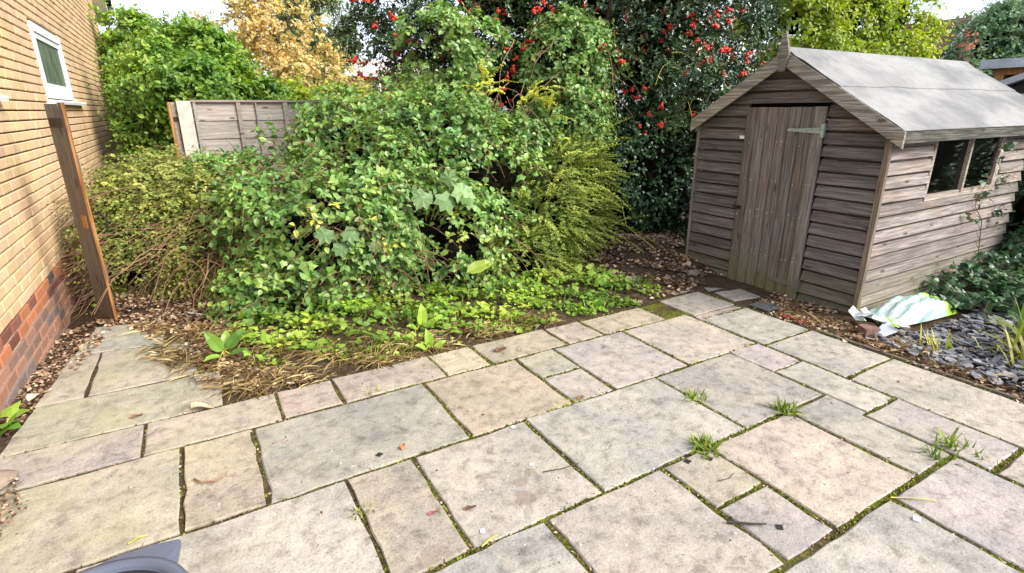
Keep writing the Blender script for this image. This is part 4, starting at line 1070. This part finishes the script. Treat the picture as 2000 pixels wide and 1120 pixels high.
# thin out towards the straw at the patio edge on the left
keepw = rng.random(n) < np.clip(.30 + (p[:, 1] - 3.2 + .10 * np.maximum(p[:, 0] - .9, 0) * 3) * 1.1, .06, 1); p = p[keepw]; n = len(p)
hgt = rng.uniform(.01, .11, n) * np.clip((p[:, 1] - 2.9) * 1.5, .25, 1)
g = Geo(); Pw = np.c_[p, gh(p[:, 0], p[:, 1]) + hgt]
tint = np.clip(.45 * rng.random(n) + .55 * (.5 + .5 * np.sin(p[:, 0] * 4) * np.cos(p[:, 1] * 5 + p[:, 0])), 0, 1)
m_ = rng.random(n) < .8
for sel, tpl, sz in ((m_, 'ovate', (.034, .012)), (~m_, 'ivy', (.05, .014))):
    k = sel.sum(); put_leaves(g, tpl, Pw[sel], np.c_[rng.normal(size=(k, 2)), rng.uniform(-.2, .5, k)], np.c_[rng.normal(size=(k, 2)) * .45 + np.array([0, -.25]), np.ones(k)], np.clip(rng.normal(*sz, k), .014, .085), tint[sel], 1.3)
g.build('weeds', M_WEED, kind='stuff')
g = Geo(); n = 900; p = scatter(WEED, n, rng, .3)
put_leaves(g, 'narrow', np.c_[p, gh(p[:, 0], p[:, 1])], np.c_[rng.normal(size=(n, 2)) * .6, np.abs(rng.normal(size=n)) + .4], np.c_[rng.normal(size=(n, 2)), np.full(n, .4)], rng.uniform(.05, .14, n), rng.random(n), .22)
g.build('grass', M_GRASS, kind='stuff')
STRAW = [(-.52,4.53),(.09,4.2),(.46,3.5),(1.24,3.35),(2.2,3.2),(2.3,3.0),(1.17,3.0),(.49,2.99),(.1,2.99),(-.15,3.25),(-.41,3.86)]
g = Geo(); n = 3900; p = scatter(STRAW, n, rng, .45)
keepw = rng.random(n) < np.clip(1.15 - .45 * np.maximum(p[:, 0] - .5, 0), .15, 1); p = p[keepw]; n = len(p)
put_leaves(g, 'narrow', np.c_[p, gh(p[:, 0], p[:, 1]) + rng.uniform(.002, .035, n)], np.c_[rng.normal(size=(n, 2)) + np.array([.3, .1]), rng.normal(0, .16, n)], np.c_[rng.normal(size=(n, 2)) * .5, np.ones(n)], rng.uniform(.05, .17, n), rng.random(n), .13)
g.build('straw', M_STRAW, kind='stuff')
def litter(name, poly, n, size, clump=.3, zmax=.03, mat=M_LITTER, tpl='small', wid=1.3, off=0.0):
    g = Geo(); p = scatter(poly, n, rng, clump)
    put_leaves(g, tpl, np.c_[p, gh(p[:, 0], p[:, 1]) + off + rng.uniform(.003, zmax, n)], np.c_[rng.normal(size=(n, 2)), rng.normal(0, .22, n)], np.c_[rng.normal(size=(n, 2)) * .5, np.ones(n)], np.clip(rng.normal(size, size * .35, n), size * .3, size * 2.2), rng.random(n), wid)
    return g.build(name, mat, kind='stuff')
litter('leaf_litter', [(3.1,4.2),(3.6,5.0),(5.13,5.74),(6.0,5.5),(4.25,3.75),(4.10,3.15),(3.60,3.04),(3.15,3.02),(2.9,3.0),(3.1,3.6)], 4600, .038, .4, .04)
litter('fallen_leaves', [(3.64,2.5),(4.12,2.6),(4.11,1.95),(4.0,1.72),(3.82,1.2),(3.75,.75),(3.63,.6)], 1500, .026, .4, .02)
litter('wall_foot_leaves', [(-1.09,3.0),(-1.08,4.06),(-1.06,5.2),(-.66,4.75),(-.78,4.1),(-.90,3.52)], 2300, .024, .3, .02)
litter('shade_litter', [(-.8,5.5),(-.05,5.4),(.1,4.4),(-.1,3.95),(-.5,4.35),(-.66,4.8)], 2600, .032, .2, .03)
litter('straw_wisps', [(3.66,2.4),(4.1,2.3),(4.0,1.6),(3.8,1.0),(3.68,.8)], 420, .09, .3, .03, M_STRAW, 'narrow', .12)
litter('patio_crumbs', [(-.9,2.2),(-.3,3.9),(.4,3.0),(3.5,2.9),(3.5,.4),(2.0,.4)], 330, .012, .1, .004, M_LITTER, 'small', 1.1, .022)
litter('path_debris', [(-.30,4.1),(-.10,3.3),(.12,2.99),(.42,2.99),(.1,3.6)], 420, .026, .3, .015, M_LITTER, 'small', 1.1, .02)

# --- slate chippings
SLP = [(3.78,1.70),(4.0,1.60),(4.85,1.50),(6.2,1.80),(6.6,1.2),(5.3,.6),(3.9,.35),(3.74,.95)]
g = Geo(); n = 4200; p = scatter(SLP, n, rng)
base = np.array([(-1,-.6,0),(-.2,-.95,0),(.9,-.55,0),(1,.35,0),(.15,.9,0),(-.85,.55,0)])
a = rng.uniform(0, 6.28, n); s = rng.uniform(.010, .034, n) ** 1.0; tl = rng.normal(0, .2, (n, 2)); asp = rng.uniform(.35, .85, n)
for i in range(n):
    b = base * np.array([1, asp[i], 1]) * (1 + rng.normal(0, .26, (6, 1))) * s[i]; ca, sa = math.cos(a[i]), math.sin(a[i])
    q = np.c_[b[:, 0]*ca - b[:, 1]*sa, b[:, 0]*sa + b[:, 1]*ca, np.zeros(6)]; q[:, 2] = q[:, 0]*tl[i, 0] + q[:, 1]*tl[i, 1]
    o = np.array([p[i, 0], p[i, 1], ground_z(p[i, 0], p[i, 1]) + rng.uniform(.004, .028)]); th = rng.uniform(.003, .008)
    g.add(np.concatenate([q + o + np.array([0, 0, th]), q + o]), quads=[(j, 6+j, 6+(j+1) % 6, (j+1) % 6) for j in range(6)], polys=[[0,1,2,3,4,5]], tint=rng.random())
def mk_slate():
    t = NT('blue_slate'); at = t.n('Attribute'); at.attribute_name = 'tint'; nn = t.noise(t.pos(), 50, 4)
    c = t.ramp(at.outputs['Fac'], [(0, (.06, .06, .065)), (.5, (.15, .15, .165)), (.85, (.26, .26, .285)), (1, (.30, .26, .24))])
    c = t.mix(1.0, c, t.ramp(nn, [(.3, .75), (.7, 1.2)]), 'MULTIPLY'); t.bump(nn, .3, .004); return t.base(c, .7, .4)
g.build('slate_chips', mk_slate(), kind='stuff', fix=True)
litter('slate_litter', SLP, 900, .022, .2, .03)

# --- ground ivy on the right, climbing the far side of the shed
rng = np.random.default_rng(109)
GI = [(4.65,1.72),(5.2,1.90),(6.5,1.93),(8.0,2.1),(7.2,1.3),(5.6,.95),(5.1,1.28),(4.72,1.50)]
gi = plant('ground_ivy', 'spreading green ivy on the slate and shed corner at the right', 'ivy', (5.6, 1.6, 0))
n = 640; p = scatter(GI, n, rng, .45); P = np.c_[p, .03 + rng.uniform(0, .16, n) * np.clip((p[:, 0] - 4.6) * .9, .3, 1.6)]
g, gs = Geo(), Geo(); U = nrm(np.c_[rng.normal(size=(n, 2)) * .6 + np.array([-.3, -.4]), np.full(n, .8)]); T = rng.random(n)
b1 = sprays(g, gs, 'ivy', P, U, T, rng, per=5, length=.16, size=(.060, .014), up=.2, droop=.35, pick=180, nup=1.0)
IB = [(7.0,1.75,.45,.32,.55),(7.4,1.8,.9,.45,.55),(6.85,1.55,.15,.4,.35)]
P, U, T = shell(IB, 700, rng, lump=.4, depth=.3); sprays(g, gs, 'ivy', P, U, T, rng, per=5, length=.18, size=(.065, .014), up=-.1, droop=.5)
for (x, z, k) in ((5.98, 1.2, 5), (5.9, 1.05, 4), (5.75, .78, 5), (5.6, .62, 4), (5.7, .9, 3), (6.15, .9, 5), (6.2, .6, 6)):   # strands on the boards
    Pp = np.array([[x, 1.93, z]] * k) + rng.normal(0, .03, (k, 3)) * np.array([1, .2, 1])
    sprays(g, gs, 'ivy', Pp, np.array([[0, -.6, .2]] * k), rng.random(k) * .5 + .5, rng, per=2, length=.08, size=(.05, .01), up=-.3)
gs.tube(np.array([[6.1, 1.95, .2], [5.95, 1.945, .55], [5.72, 1.945, .7], [5.88, 1.945, .95], [5.98, 1.945, 1.22]]), .004, .0025, 5)
g.build('foliage', M_IVYG, gi, kind='stuff'); leaf_objects(gi, 'ivy', M_IVYG, *b1); gs.build('stems', M_TWIG, gi, kind='stuff')
gc = Geo(); core(gc, IB, rng, .75); gc.build('ivy_gap_shade_core', M_CORE, gi, kind='stuff')

# --- grass tufts: each its own plant
def tuft(label, x, y, n, h, sp, tone=(.2, .8), group='grass tufts in the paving joints', z=-.018, w_=.05, name='grass_tuft', cat='grass', long=(1, 1)):
    t = plant(name, label, cat, (x, y, z), group); g = Geo(); r = rng
    for i in range(n):
        a_ = r.uniform(0, 6.28); l_ = h * r.uniform(.45, 1.1); o = np.array([x + r.normal(0, sp * long[0]), y + r.normal(0, sp * long[1]), z]); lean = r.uniform(.25, 1.1)
        d = np.array([math.cos(a_) * lean, math.sin(a_) * lean, 1.0]); d /= np.linalg.norm(d); sd = np.array([-math.sin(a_), math.cos(a_), 0]) * l_ * w_
        pts = [o + d * l_ * s - np.array([0, 0, .45 * l_ * lean]) * s * s for s in (0, .4, .75, 1)]
        v = [pts[0] - sd * .8, pts[0] + sd * .8, pts[1] - sd, pts[1] + sd, pts[2] - sd * .6, pts[2] + sd * .6, pts[3]]
        g.add(v, quads=[(0, 1, 3, 2), (2, 3, 5, 4)], tint=float(np.clip(r.uniform(*tone), 0, 1))); g.t.append(np.array([[4, 5, 6]]) + g.n - 7); g.tt.append(np.array([r.uniform(*tone)]))
    g.build('blades', M_GRASS, t, kind='stuff'); return t
GJ = 'grass tufts in the paving joints'
tuft('small grass tuft at the corner of the grey slab nearest the golden slab', 2.17, 1.74, 60, .095, .024)
tuft('grass tuft in the joint crossing left of the long grey slab', 2.47, 1.40, 80, .11, .030)
tuft('dense grass tuft beside two black specks on a small pink slab', 1.86, 1.395, 110, .11, .032)
tuft('wispy grass tuft on the right part of the patio', 2.84, .83, 34, .13, .03, long=(1, 1))
tuft('dark grass tuft at the right-hand joint corner', 2.70, .81, 34, .10, .025, (.0, .5))
tuft('faint grass sprig further right along the joint', 2.86, .70, 16, .07, .03, (.1, .5))
tuft('dry grass tuft between two slabs near the front', .355, 1.79, 30, .08, .016, (.3, 1.0))
tuft('thin line of grass on the pale slab towards the shed', 2.83, 1.93, 26, .05, .03, long=(.3, 2.2))
tuft('straw-coloured grass lying in the joint under the golden slab', 1.52, 2.03, 60, .06, .05, (.6, 1.0), long=(1.3, .3))
tuft('dry wisps at the near edge of the buff edging slab', .69, 2.70, 30, .07, .03, (.7, 1.0), long=(1.3, .4))
tuft('yellow grass clump at the right edge beside the slate', 4.28, .98, 90, .34, .08, (.6, 1.0), 'grass by the slate', 0, .03)
tuft('taller green grass clump at the far right edge', 4.60, .98, 110, .46, .10, (.25, .8), 'grass by the slate', 0, .03)
tuft('yellow grass clump at the slate edge nearest the compost bag', 4.0, 1.38, 26, .17, .04, (.65, 1.0), 'grass by the slate', 0, .035)
tuft('broad grass clump at the back corner of the patio', 3.3, 3.3, 40, .18, .06, (.0, .5), 'grass by the slate', 0, .04)

# --- trees and bushes beyond
def tree(name, label, blobs, mat, n, per, tpl, size, length, seed, base, top, r0, corek=.42, lump=.33, depth=.65, up=.25, droop=.3, cat='tree', wid=1.1, limbs=8, excl=None, cull=.85, tmix=(.35, .4, .25)):
    rng = np.random.default_rng(seed); t = plant(name, label, cat, base); g, gs = Geo(), Geo()
    P, U, T = shell(blobs, n, rng, lump=lump, depth=depth, excl=excl, cull=cull)
    sprays(g, gs, tpl, P, U, T, rng, per=per, length=length, size=size, up=up, droop=droop, wid=wid, stem=length * .012, tmix=tmix)
    g.build('crown', mat, t, kind='stuff'); gs.build('twigs', M_BARK, t, kind='stuff')
    if corek: gc = Geo(); core(gc, blobs, rng, corek, rmin=.5); gc.build('crown_gap_shade_core', M_CORE, t, kind='stuff')
    trunk(t, base, top, r0, r0 * .3, rng, limbs, .9); return t
inhouse = lambda p: (p[:, 0] < WX + .12) & (p[:, 1] < 13.7) | (p[:, 0] < -.073 * p[:, 1])
tree('laurel', 'bright green broad-leaved bush standing behind the panel fence', [(.32,10,2.05,.66,.55),(.65,9.5,1.80,.42,.40),(.28,9.0,1.72,.55,.28),(.4,9.8,1.3,.8,.7),(.95,9.4,1.45,.5,.35)], M_GTREE, 2600, 8, 'ovate', (.085, .02), .32, 201, (.4, 9.8, 0), (.4, 9.8, 2.0), .08, excl=inhouse, cat='bush')
tree('hedge_bush', 'loose yellowish-green bush squeezed between the house and the fence', [(-.40,9.8,1.75,.48,.55),(-.42,9.6,1.16,.40,.42),(-.35,9.2,.6,.42,.5),(-.2,9.4,.5,.5,.5),(-.7,11.5,1.2,.5,.9)], M_GTREE, 2300, 9, 'ovate', (.060, .014), .30, 202, (-.5, 9.2, 0), (-.5, 9.2, 1.5), .05, excl=inhouse, cat='bush')
tree('garden_tree', 'rounded green tree rising behind the corner of the brick house', [(-.62,12.4,2.6,.55,.40),(-.3,13.2,2.5,.6,.5),(-.6,12.4,1.8,.5,.7),(.4,13.5,2.3,.6,.4)], M_GTREE, 1500, 8, 'ovate', (.09, .02), .32, 203, (-.5, 12.6, 0), (-.5, 12.6, 2.3), .08, excl=inhouse)
MP = [(1.99,13.0,3.08,.80,.70),(1.31,13.0,3.04,.58,.38),(2.42,12.5,2.25,.66,.46),(1.9,12.0,2.04,.78,.38),(2.68,12.0,1.96,.60,.30),(1.71,13.0,2.48,.5,.4),(2.1,13,3.9,.6,.5)]
tree('autumn_tree', 'golden orange autumn tree behind the fence', MP, M_MAPLE, 1250, 8, 'ovate', (.074, .02), .34, 204, (1.9, 12.8, 0), (1.95, 13, 3.4), .09, corek=0, depth=.7, limbs=14, wid=1.3, cull=.5)
tree('undergrowth_bush', 'low green and yellow bush under the autumn tree just behind the fence', [(1.9,11.0,1.35,.9,.55),(2.9,11.2,1.3,.8,.5),(2.6,10.4,1.0,.7,.6),(1.4,10.6,1.2,.6,.5)], M_RHEDGE, 1500, 8, 'ovate', (.085, .02), .3, 205, (2.2, 11, 0), (2.2, 11, 1.2), .05, cat='bush')
tree('birch_tree', 'thin pale-leaved birch with sky showing through, behind the autumn tree', [(3.91,18,3.95,.80,1.0),(3.38,18,3.0,.76,.91),(4.2,18,3.0,.5,.62),(3.9,18,5.2,.7,.8)], M_BIRCH, 2300, 9, 'ovate', (.085, .02), .45, 206, (3.7, 18, 0), (3.8, 18, 4.8), .09, corek=0, depth=.9, limbs=16, cull=.3)
RH = [(8.58,6.0,2.83,.66,.66),(9.82,5.8,2.81,.69,.6),(11.0,5.6,2.95,.60,.70),(11.4,5.4,2.58,.20,.4),(9.06,5.6,2.25,.75,.35),(10.5,5.4,2.25,.79,.28),(8.6,5.8,3.6,.7,.6),(10.0,5.8,3.6,.8,.5),(9.5,5.6,1.3,1.2,.9),(11,5.5,1.3,.8,.9)]
tree('lime_green_tree', 'lime and yellow leaved tree filling the sky behind the shed roof', RH, M_RHEDGE, 4600, 8, 'ovate', (.078, .017), .28, 207, (9.8, 5.9, 0), (9.8, 5.9, 3.6), .1, corek=.4, depth=.7)
tree('grey_green_tree', 'dense grey-green tree right of the far tiled roof', [(14.56,5.4,2.55,.58,.72),(15.07,5.2,2.98,.53,.52),(13.75,5.2,2.12,.36,.34),(14.93,5.0,2.48,.42,.52),(14.6,4.6,2.3,.5,.6),(14.9,5.2,1.5,.6,.9),(15.6,5.0,2.6,.7,.8)], M_RTREE, 2600, 8, 'ovate', (.085, .02), .34, 208, (14.6, 5.3, 0), (14.6, 5.3, 2.5), .1)
tree('conifer', 'dark conifer tip against the sky at the top right corner', [(22.9,7.85,4.9,.30,.62),(23.1,7.8,4.0,.5,.7),(23.1,7.8,2.8,.7,.9)], M_CONIF, 700, 12, 'small', (.10, .02), .5, 209, (23, 7.9, 0), (23, 7.9, 5.2), .12)
tree('distant_tree', 'small green tree top just above the far tiled roof', [(28.5,11.4,4.35,.5,.45),(29.3,11.4,4.2,.5,.35)], M_GTREE, 380, 8, 'ovate', (.13, .03), .4, 210, (28.8, 11.5, 0), (28.8, 11.5, 4.2), .1)

# ------------------------------------------------------------------ small things
# compost bag, half empty, lying on the slate
def mk_bag():
    t = NT('printed_bag'); co = t.n('TexCoord').outputs['Object']; s_ = t.sep(co)
    n_ = t.noise(co, 6, 4)
    u_ = t.math('ADD', s_[0], t.math('MULTIPLY', t.math('SUBTRACT', n_, .5), .10))
    lime = t.ramp(t.math('MULTIPLY_ADD', u_, 1.0, .5), [(.21, 1.0), (.27, 0.0), (.73, 0.0), (.79, 1.0)])
    c = t.mix(t.ramp(n_, [(.35, 0.0), (.65, 1.0)]), (.50, .57, .54), (.38, .53, .49))
    wv = t.n('TexWave', bands_direction='Y'); wv.inputs['Scale'].default_value = 4.2; wv.inputs['Distortion'].default_value = .8; t.l(co, wv.inputs['Vector'])
    c = t.mix(t.ramp(wv.outputs[0], [(.93, 0.0), (.985, .6)]), c, (.08, .25, .25))
    c = t.mix(lime, c, (.42, .66, .06))
    low = t.ramp(t.math('MULTIPLY_ADD', s_[1], 1.0, .5), [(.30, .75), (.36, 0.0)])
    c = t.mix(t.math('MULTIPLY', low, t.ramp(s_[0], [(.10, 0.0), (.2, 1.0)])), c, (.36, .56, .05))
    t.bump(t.noise(t.scale(co, (1, 2, 1)), 14, 4), .6, .02); return t.base(c, .28, .5)
bag = thing('compost_bag', 'crumpled white and lime plastic compost bag lying by the shed corner', 'bag', (4.40, 1.72, 0))
g = Geo(); nu, nvv = 34, 20; V = []; rb2 = np.random.default_rng(6)
axx = np.array([.79, -.10]); axx /= np.linalg.norm(axx); axy = np.array([-axx[1], axx[0]])
def bagpt(u, v, top):
    w2 = .145 * (1 - .06 * abs(u)); l2 = .345
    e = (max(0, 1 - abs(u) ** 5.0) ** .6) * (max(0, 1 - abs(v) ** 3.5) ** .6)
    h = (.115 if u > -.35 else .115 * (.35 + .65 * max(0, (u + 1) / .65))) * e
    wr = .010 * math.sin(u * 9 + v * 4) * e + .008 * math.sin(v * 11 - u * 5) * e + .006 * math.sin(u * 23 + v * 17) * e
    p = axx * u * l2 + axy * v * w2
    return (4.46 + p[0], 1.735 + p[1], .030 + (h + wr if top else -.002))
for top in (1, 0):
    for i in range(nu):
        for j in range(nvv): V.append(bagpt(-1 + 2 * i / (nu - 1), -1 + 2 * j / (nvv - 1), top))
q = [(i*nvv+j, (i+1)*nvv+j, (i+1)*nvv+j+1, i*nvv+j+1) for i in range(nu-1) for j in range(nvv-1)]
N0 = nu * nvv; q += [(N0+a_, N0+d_, N0+c_, N0+b_) for (a_, b_, c_, d_) in q]
g.add(V, quads=q); M_BAG = mk_bag(); bo = g.build('bag_body', M_BAG, bag, smooth=True)
g = Geo()   # torn open mouth: crumpled flaps at the left end
for k in range(7):
    a_ = rb2.uniform(2.4, 3.9); o = np.array([4.05 + rb2.normal(0, .02), 1.77 - .05 * k + .12, .05]); l_ = rb2.uniform(.08, .17)
    d = np.array([math.cos(a_), math.sin(a_) * .6, rb2.uniform(-.25, .55)]); s_ = np.array([0.02, .055, rb2.uniform(-.03, .03)])
    m_ = o + d * l_ * .55 + np.array([0, 0, .02]); e_ = o + d * l_
    g.add([o - s_, o + s_, m_ - s_ * 1.2, m_ + s_ * .8 + np.array([0, 0, .02]), e_ - s_ * .5, e_ + s_ * .9], quads=[(0, 1, 3, 2), (2, 3, 5, 4)])
g.build('torn_mouth', plain('white_film', (.80, .82, .82), .35, .5, var=.05), bag)
fc = bpy.data.curves.new('print', 'FONT'); fc.body = 'EU'; fc.size = .075; fc.extrude = .0012; fc.align_x = 'CENTER'
fo = bpy.data.objects.new('lettering', fc); COL.objects.link(fo)
dg = bpy.context.evaluated_depsgraph_get(); tm = bpy.data.meshes.new_from_object(fo.evaluated_get(dg)); bpy.data.objects.remove(fo)
tm.materials.append(plain('dark_print', (.05, .09, .09), .5, .3))
lo = bpy.data.objects.new('lettering', tm); COL.objects.link(lo); lo.parent = bag
lo.location = (.20, -.085, .152); lo.rotation_euler = (.30, .10, -.12)

# dark plastic tub in the near left corner
tub = thing('plastic_tub', 'dark blue-grey plastic tub with a flared lip at the near left corner', 'tub', (-.36, 1.45, 0))
M_TUB = plain('blue_grey_plastic', (.095, .105, .14), .30, .5, var=.12, sc=4)
ctr = np.array([-.405, 1.375]); k = 40; th = np.linspace(0, 2 * PI, k, endpoint=False)
def ring(r, z): return np.c_[ctr[0] + r * np.cos(th), ctr[1] + r * np.sin(th) * .96, np.full(k, z)]
def lathe(rings):
    g = Geo(); V = np.concatenate([ring(r, z) for r, z in rings]); n = len(rings)
    g.add(V, quads=[(i*k+j, i*k+(j+1) % k, (i+1)*k+(j+1) % k, (i+1)*k+j) for i in range(n-1) for j in range(k)]); return g
lathe([(.13, 0), (.15, .02), (.185, .27), (.222, .285), (.230, .300), (.226, .310), (.205, .312), (.196, .302), (.165, .06), (.0, .055)]).build('body', M_TUB, tub, smooth=True, fix=True)
Geo().add(ring(.196, .292), polys=[list(range(k))]).build('mouth_shade_disc', plain('tub_inside_shade', (.02, .022, .028), .12, .5, var=.3, sc=9), tub)  # flat dark disc added over the mouth, painting the tub's inside dark
g = Geo(); lip = [(-.56, 1.46), (-.52, 1.55), (-.45, 1.607), (-.36, 1.628), (-.28, 1.626), (-.213, 1.612), (-.206, 1.600), (-.214, 1.53), (-.225, 1.49)]
inn = [(ctr[0] + .200 * math.cos(a_), ctr[1] + .19 * math.sin(a_)) for a_ in np.linspace(2.75, .45, 9)]
V = [(x, y, .292) for x, y in lip] + [(x, y, .300) for x, y in inn] + [(x, y, .280) for x, y in lip] + [(x, y, .284) for x, y in inn]
g.add(V, quads=[(i, i+1, 9+i+1, 9+i) for i in range(8)] + [(18+i, 27+i, 27+i+1, 18+i+1) for i in range(8)] + [(i, 18+i, 18+i+1, i+1) for i in range(8)] + [(0, 9, 27, 18), (8, 26, 35, 17)])
g.build('lip', M_TUB, tub, fix=True)

# bits lying about
def stick(name, label, cat, pts, r, mat, group=None):
    g = Geo().tube(np.array(pts, float), r, r * .6, 6); o = g.build(name, mat); return tag(o, label, cat, group)
stick('pale_stick', 'thin white peeled stick lying at the foot of the twiggy shrub', 'stick', [(-.20, 4.62, .02), (-.12, 4.50, .03), (-.02, 4.42, .025), (.06, 4.44, .03)], .010, M_CONC)
stick('twig', 'curved brown twig on the small orange slab', 'twig', [(-.205, 2.345, .012), (-.18, 2.30, .016), (-.13, 2.285, .014), (-.085, 2.30, .016)], .0045, M_TWIG)
stick('twig', 'straight grey twig on the stained middle slab', 'twig', [(1.10, 1.625, .008), (1.19, 1.60, .008), (1.27, 1.595, .008)], .0025, M_RUST)
stick('twig', 'black stick lying across the joint near the front right', 'twig', [(1.535, 1.02, .008), (1.60, .965, .012), (1.65, .935, .012)], .0055, M_RUST)
stick('twig', 'forked hair-thin twig on the small pink slab', 'twig', [(1.70, 1.20, .006), (1.76, 1.185, .006), (1.81, 1.20, .006)], .0018, M_RUST)
stick('branch', 'bare arching branch over the dead leaves left of the shed', 'branch', [(3.2, 4.1, .12), (3.5, 4.2, .2), (3.8, 4.4, .34), (3.9, 4.6, .5)], .008, M_TWIG)
stick('branch', 'thin pale cane leaning by the left corner of the shed', 'branch', [(4.0, 3.9, .12), (3.95, 4.3, .3), (4.2, 4.7, .5), (4.5, 4.8, .62)], .005, M_STEMY)
def curl_leaf(label, x, y, L_, W_, rot, mat, tint=.6, z=.004):
    g = Geo(); n = 7; V = []
    for i in range(n):
        t = i / (n - 1); wv = W_ * math.sin(PI * (t * .9 + .05)) ** .8
        for s in (-1, -.4, .4, 1):
            px_ = (t - .5) * L_; py_ = s * wv; zz = z + .35 * W_ * abs(s) ** 1.5 * 1.2 + .012 * math.sin(t * 5 + s) * (L_ / .1)
            V.append((x + px_ * math.cos(rot) - py_ * math.sin(rot), y + px_ * math.sin(rot) + py_ * math.cos(rot), max(zz, .003)))
    g.add(V, quads=[(i*4+j, i*4+j+1, (i+1)*4+j+1, (i+1)*4+j) for i in range(n-1) for j in range(3)], tint=tint)
    return tag(g.build('dry_leaf', mat), label, 'leaf')
curl_leaf('big curled tan leaf at the corner of the pink edging slab', -.155, 3.0, .12, .03, -.5, M_LITTER, .8)
curl_leaf('small brown leaf on the mossy side path slab', -.45, 3.08, .055, .018, .3, M_LITTER, .45)
curl_leaf('pale pinkish leaf against the foot of the brick wall', -.93, 3.62, .13, .03, .8, M_LITTER, .95)
curl_leaf('dark brown leaf cluster on the yellow edging slab', 1.56, 2.81, .09, .03, .3, M_LITTER, .3)
curl_leaf('orange leaf scrap on the long grey slab', .64, 2.12, .05, .014, 1.2, leaf_mat('orange_scrap', [(0, (.5, .16, .06)), (1, (.6, .2, .08))], .6, .3, 0), .6)
curl_leaf('red seed sprig on the pinkish front slab', .60, 1.64, .05, .010, .2, leaf_mat('red_scrap', [(0, (.20, .06, .07)), (1, (.28, .09, .10))], .6, .3, 0), .6)
curl_leaf('dark curled leaf on the stained middle slab', .735, 1.59, .05, .012, .0, M_LITTER, .2)
curl_leaf('brown leaf heap in the joint under the golden slab', 1.63, 2.05, .05, .02, .3, M_LITTER, .4)
M_SCRAP = plain('black_scrap', (.02, .02, .02), .6, .3)
def chip(name, label, cat, x, y, s, rot, mat, h=.003):
    b = np.array([(-1, -.8), (1, -1), (.9, .9), (-.9, 1)]) * s / 2; c_, s_ = math.cos(rot), math.sin(rot)
    P_ = [(x + a_*c_ - d_*s_, y + a_*s_ + d_*c_) for a_, d_ in b]
    return tag(Geo().prism(P_, 2, .001, h).build(name, mat, fix=True), label, cat)
chip('plastic_scrap', 'left of two black square scraps on the small pink slab', 'scrap', 1.70, 1.362, .028, .3, M_SCRAP)
chip('plastic_scrap', 'right of two black square scraps next to the grass tuft', 'scrap', 1.80, 1.325, .026, .5, M_SCRAP)
chip('plastic_scrap', 'dark grey square scrap on the small grey-pink slab near the front', 'scrap', 1.69, .905, .026, .9, M_SCRAP)
chip('plastic_scrap', 'black square scrap beside the orange leaf on the long grey slab', 'scrap', .53, 2.12, .026, .6, M_SCRAP)
M_PWH = plain('white_scrap', (.75, .75, .73), .5, .4, var=.05)
chip('paper_scrap', 'white fleck near the far edge of the stained slab', 'scrap', 1.17, 2.0, .022, .2, M_PWH)
chip('paper_scrap', 'white streak next to the damp stains', 'scrap', 1.09, 1.70, .020, .7, M_PWH)
chip('paper_scrap', 'white fleck at the bottom joint beside yellow grass', 'scrap', .72, 1.46, .02, 1.2, M_PWH)
chip('pebble', 'white pebble on the far right front slab', 'pebble', 2.17, .66, .026, .4, M_PWH, .010)
M_YEL = plain('yellow_blade', (.45, .40, .06), .5, .3, var=.15)
for (lb, a_, b_) in (('yellow grass stalk lying along the right mossy joint', (2.215, .775), (2.35, .67)), ('yellow stalk lying under the grass tuft by the joint crossing', (2.44, 1.37), (2.50, 1.30)), ('short yellow stalk in the joint at the bottom middle', (.68, 1.39), (.76, 1.41)), ('yellow stalk by the rim of the plastic tub', (-.42, 2.06), (-.36, 2.075))):
    stick('grass_stalk', lb, 'stalk', [(*a_, .006), ((a_[0]+b_[0])/2, (a_[1]+b_[1])/2, .014), (*b_, .006)], .0032, M_YEL)
# by the shed: broken brick, black mesh grid, red strap, dark edging
g = Geo(); g.prism([(3.80, 1.70), (3.90, 1.66), (3.95, 1.73), (3.86, 1.79)], 2, .0, .055); tag(g.build('broken_brick', plain('dull_brick', (.20, .12, .10), .9, .2, var=.3), fix=True), 'broken dull brick beside the torn mouth of the bag', 'brick')
g = Geo()
for i in range(8):
    g.box((3.66 + i * .022, 2.34, .006), (3.669 + i * .022, 2.52, .012)); g.box((3.655, 2.345 + i * .022, .0125), (3.83, 2.353 + i * .022, .017))
tag(g.build('drain_grid', plain('grey_plastic_mesh', (.10, .10, .10), .6, .3)), 'dark plastic mesh lying on the soil in front of the shed door', 'mesh')
stick('red_cord', 'red plastic strip on the soil along the patio edge', 'strip', [(3.66, 2.24, .012), (3.68, 2.17, .016), (3.665, 2.10, .012), (3.70, 2.04, .014)], .006, plain('red_plastic', (.45, .03, .02), .4, .4))
g = Geo(); g.box((3.635, .2, -.05), (3.655, 1.95, .006)); tag(g.build('edging_board', M_WY), 'dark sunken timber edging between the patio and the slate', 'edging')
for (x, y, s, lb) in ((3.25, 3.45, .09, 'pale stone among the dead leaves nearest the golden shrub'), (3.9, 3.3, .08, 'pale stone near the shed left corner'), (-.98, 2.75, .12, 'rough pale stone in the soil at the left edge of the picture')):
    v = ICO2[0] * np.array([s, s * .7, s * .38]) * (1 + .12 * np.sin(ICO2[0][:, :1] * 5 + x * 9) + .1 * np.cos(ICO2[0][:, 1:2] * 7)) + np.array([x, y, ground_z(x, y) + s * .2])
    tag(Geo().add(v, tris=ICO2[1]).build('stone', M_CEM), lb, 'stone')
litter('corner_debris', [(-1.05, 2.2), (-1.05, 2.85), (-.86, 2.75), (-.78, 2.5), (-.85, 2.2)], 420, .018, .2, .02, M_LITTER, 'small', 1.2, .022)
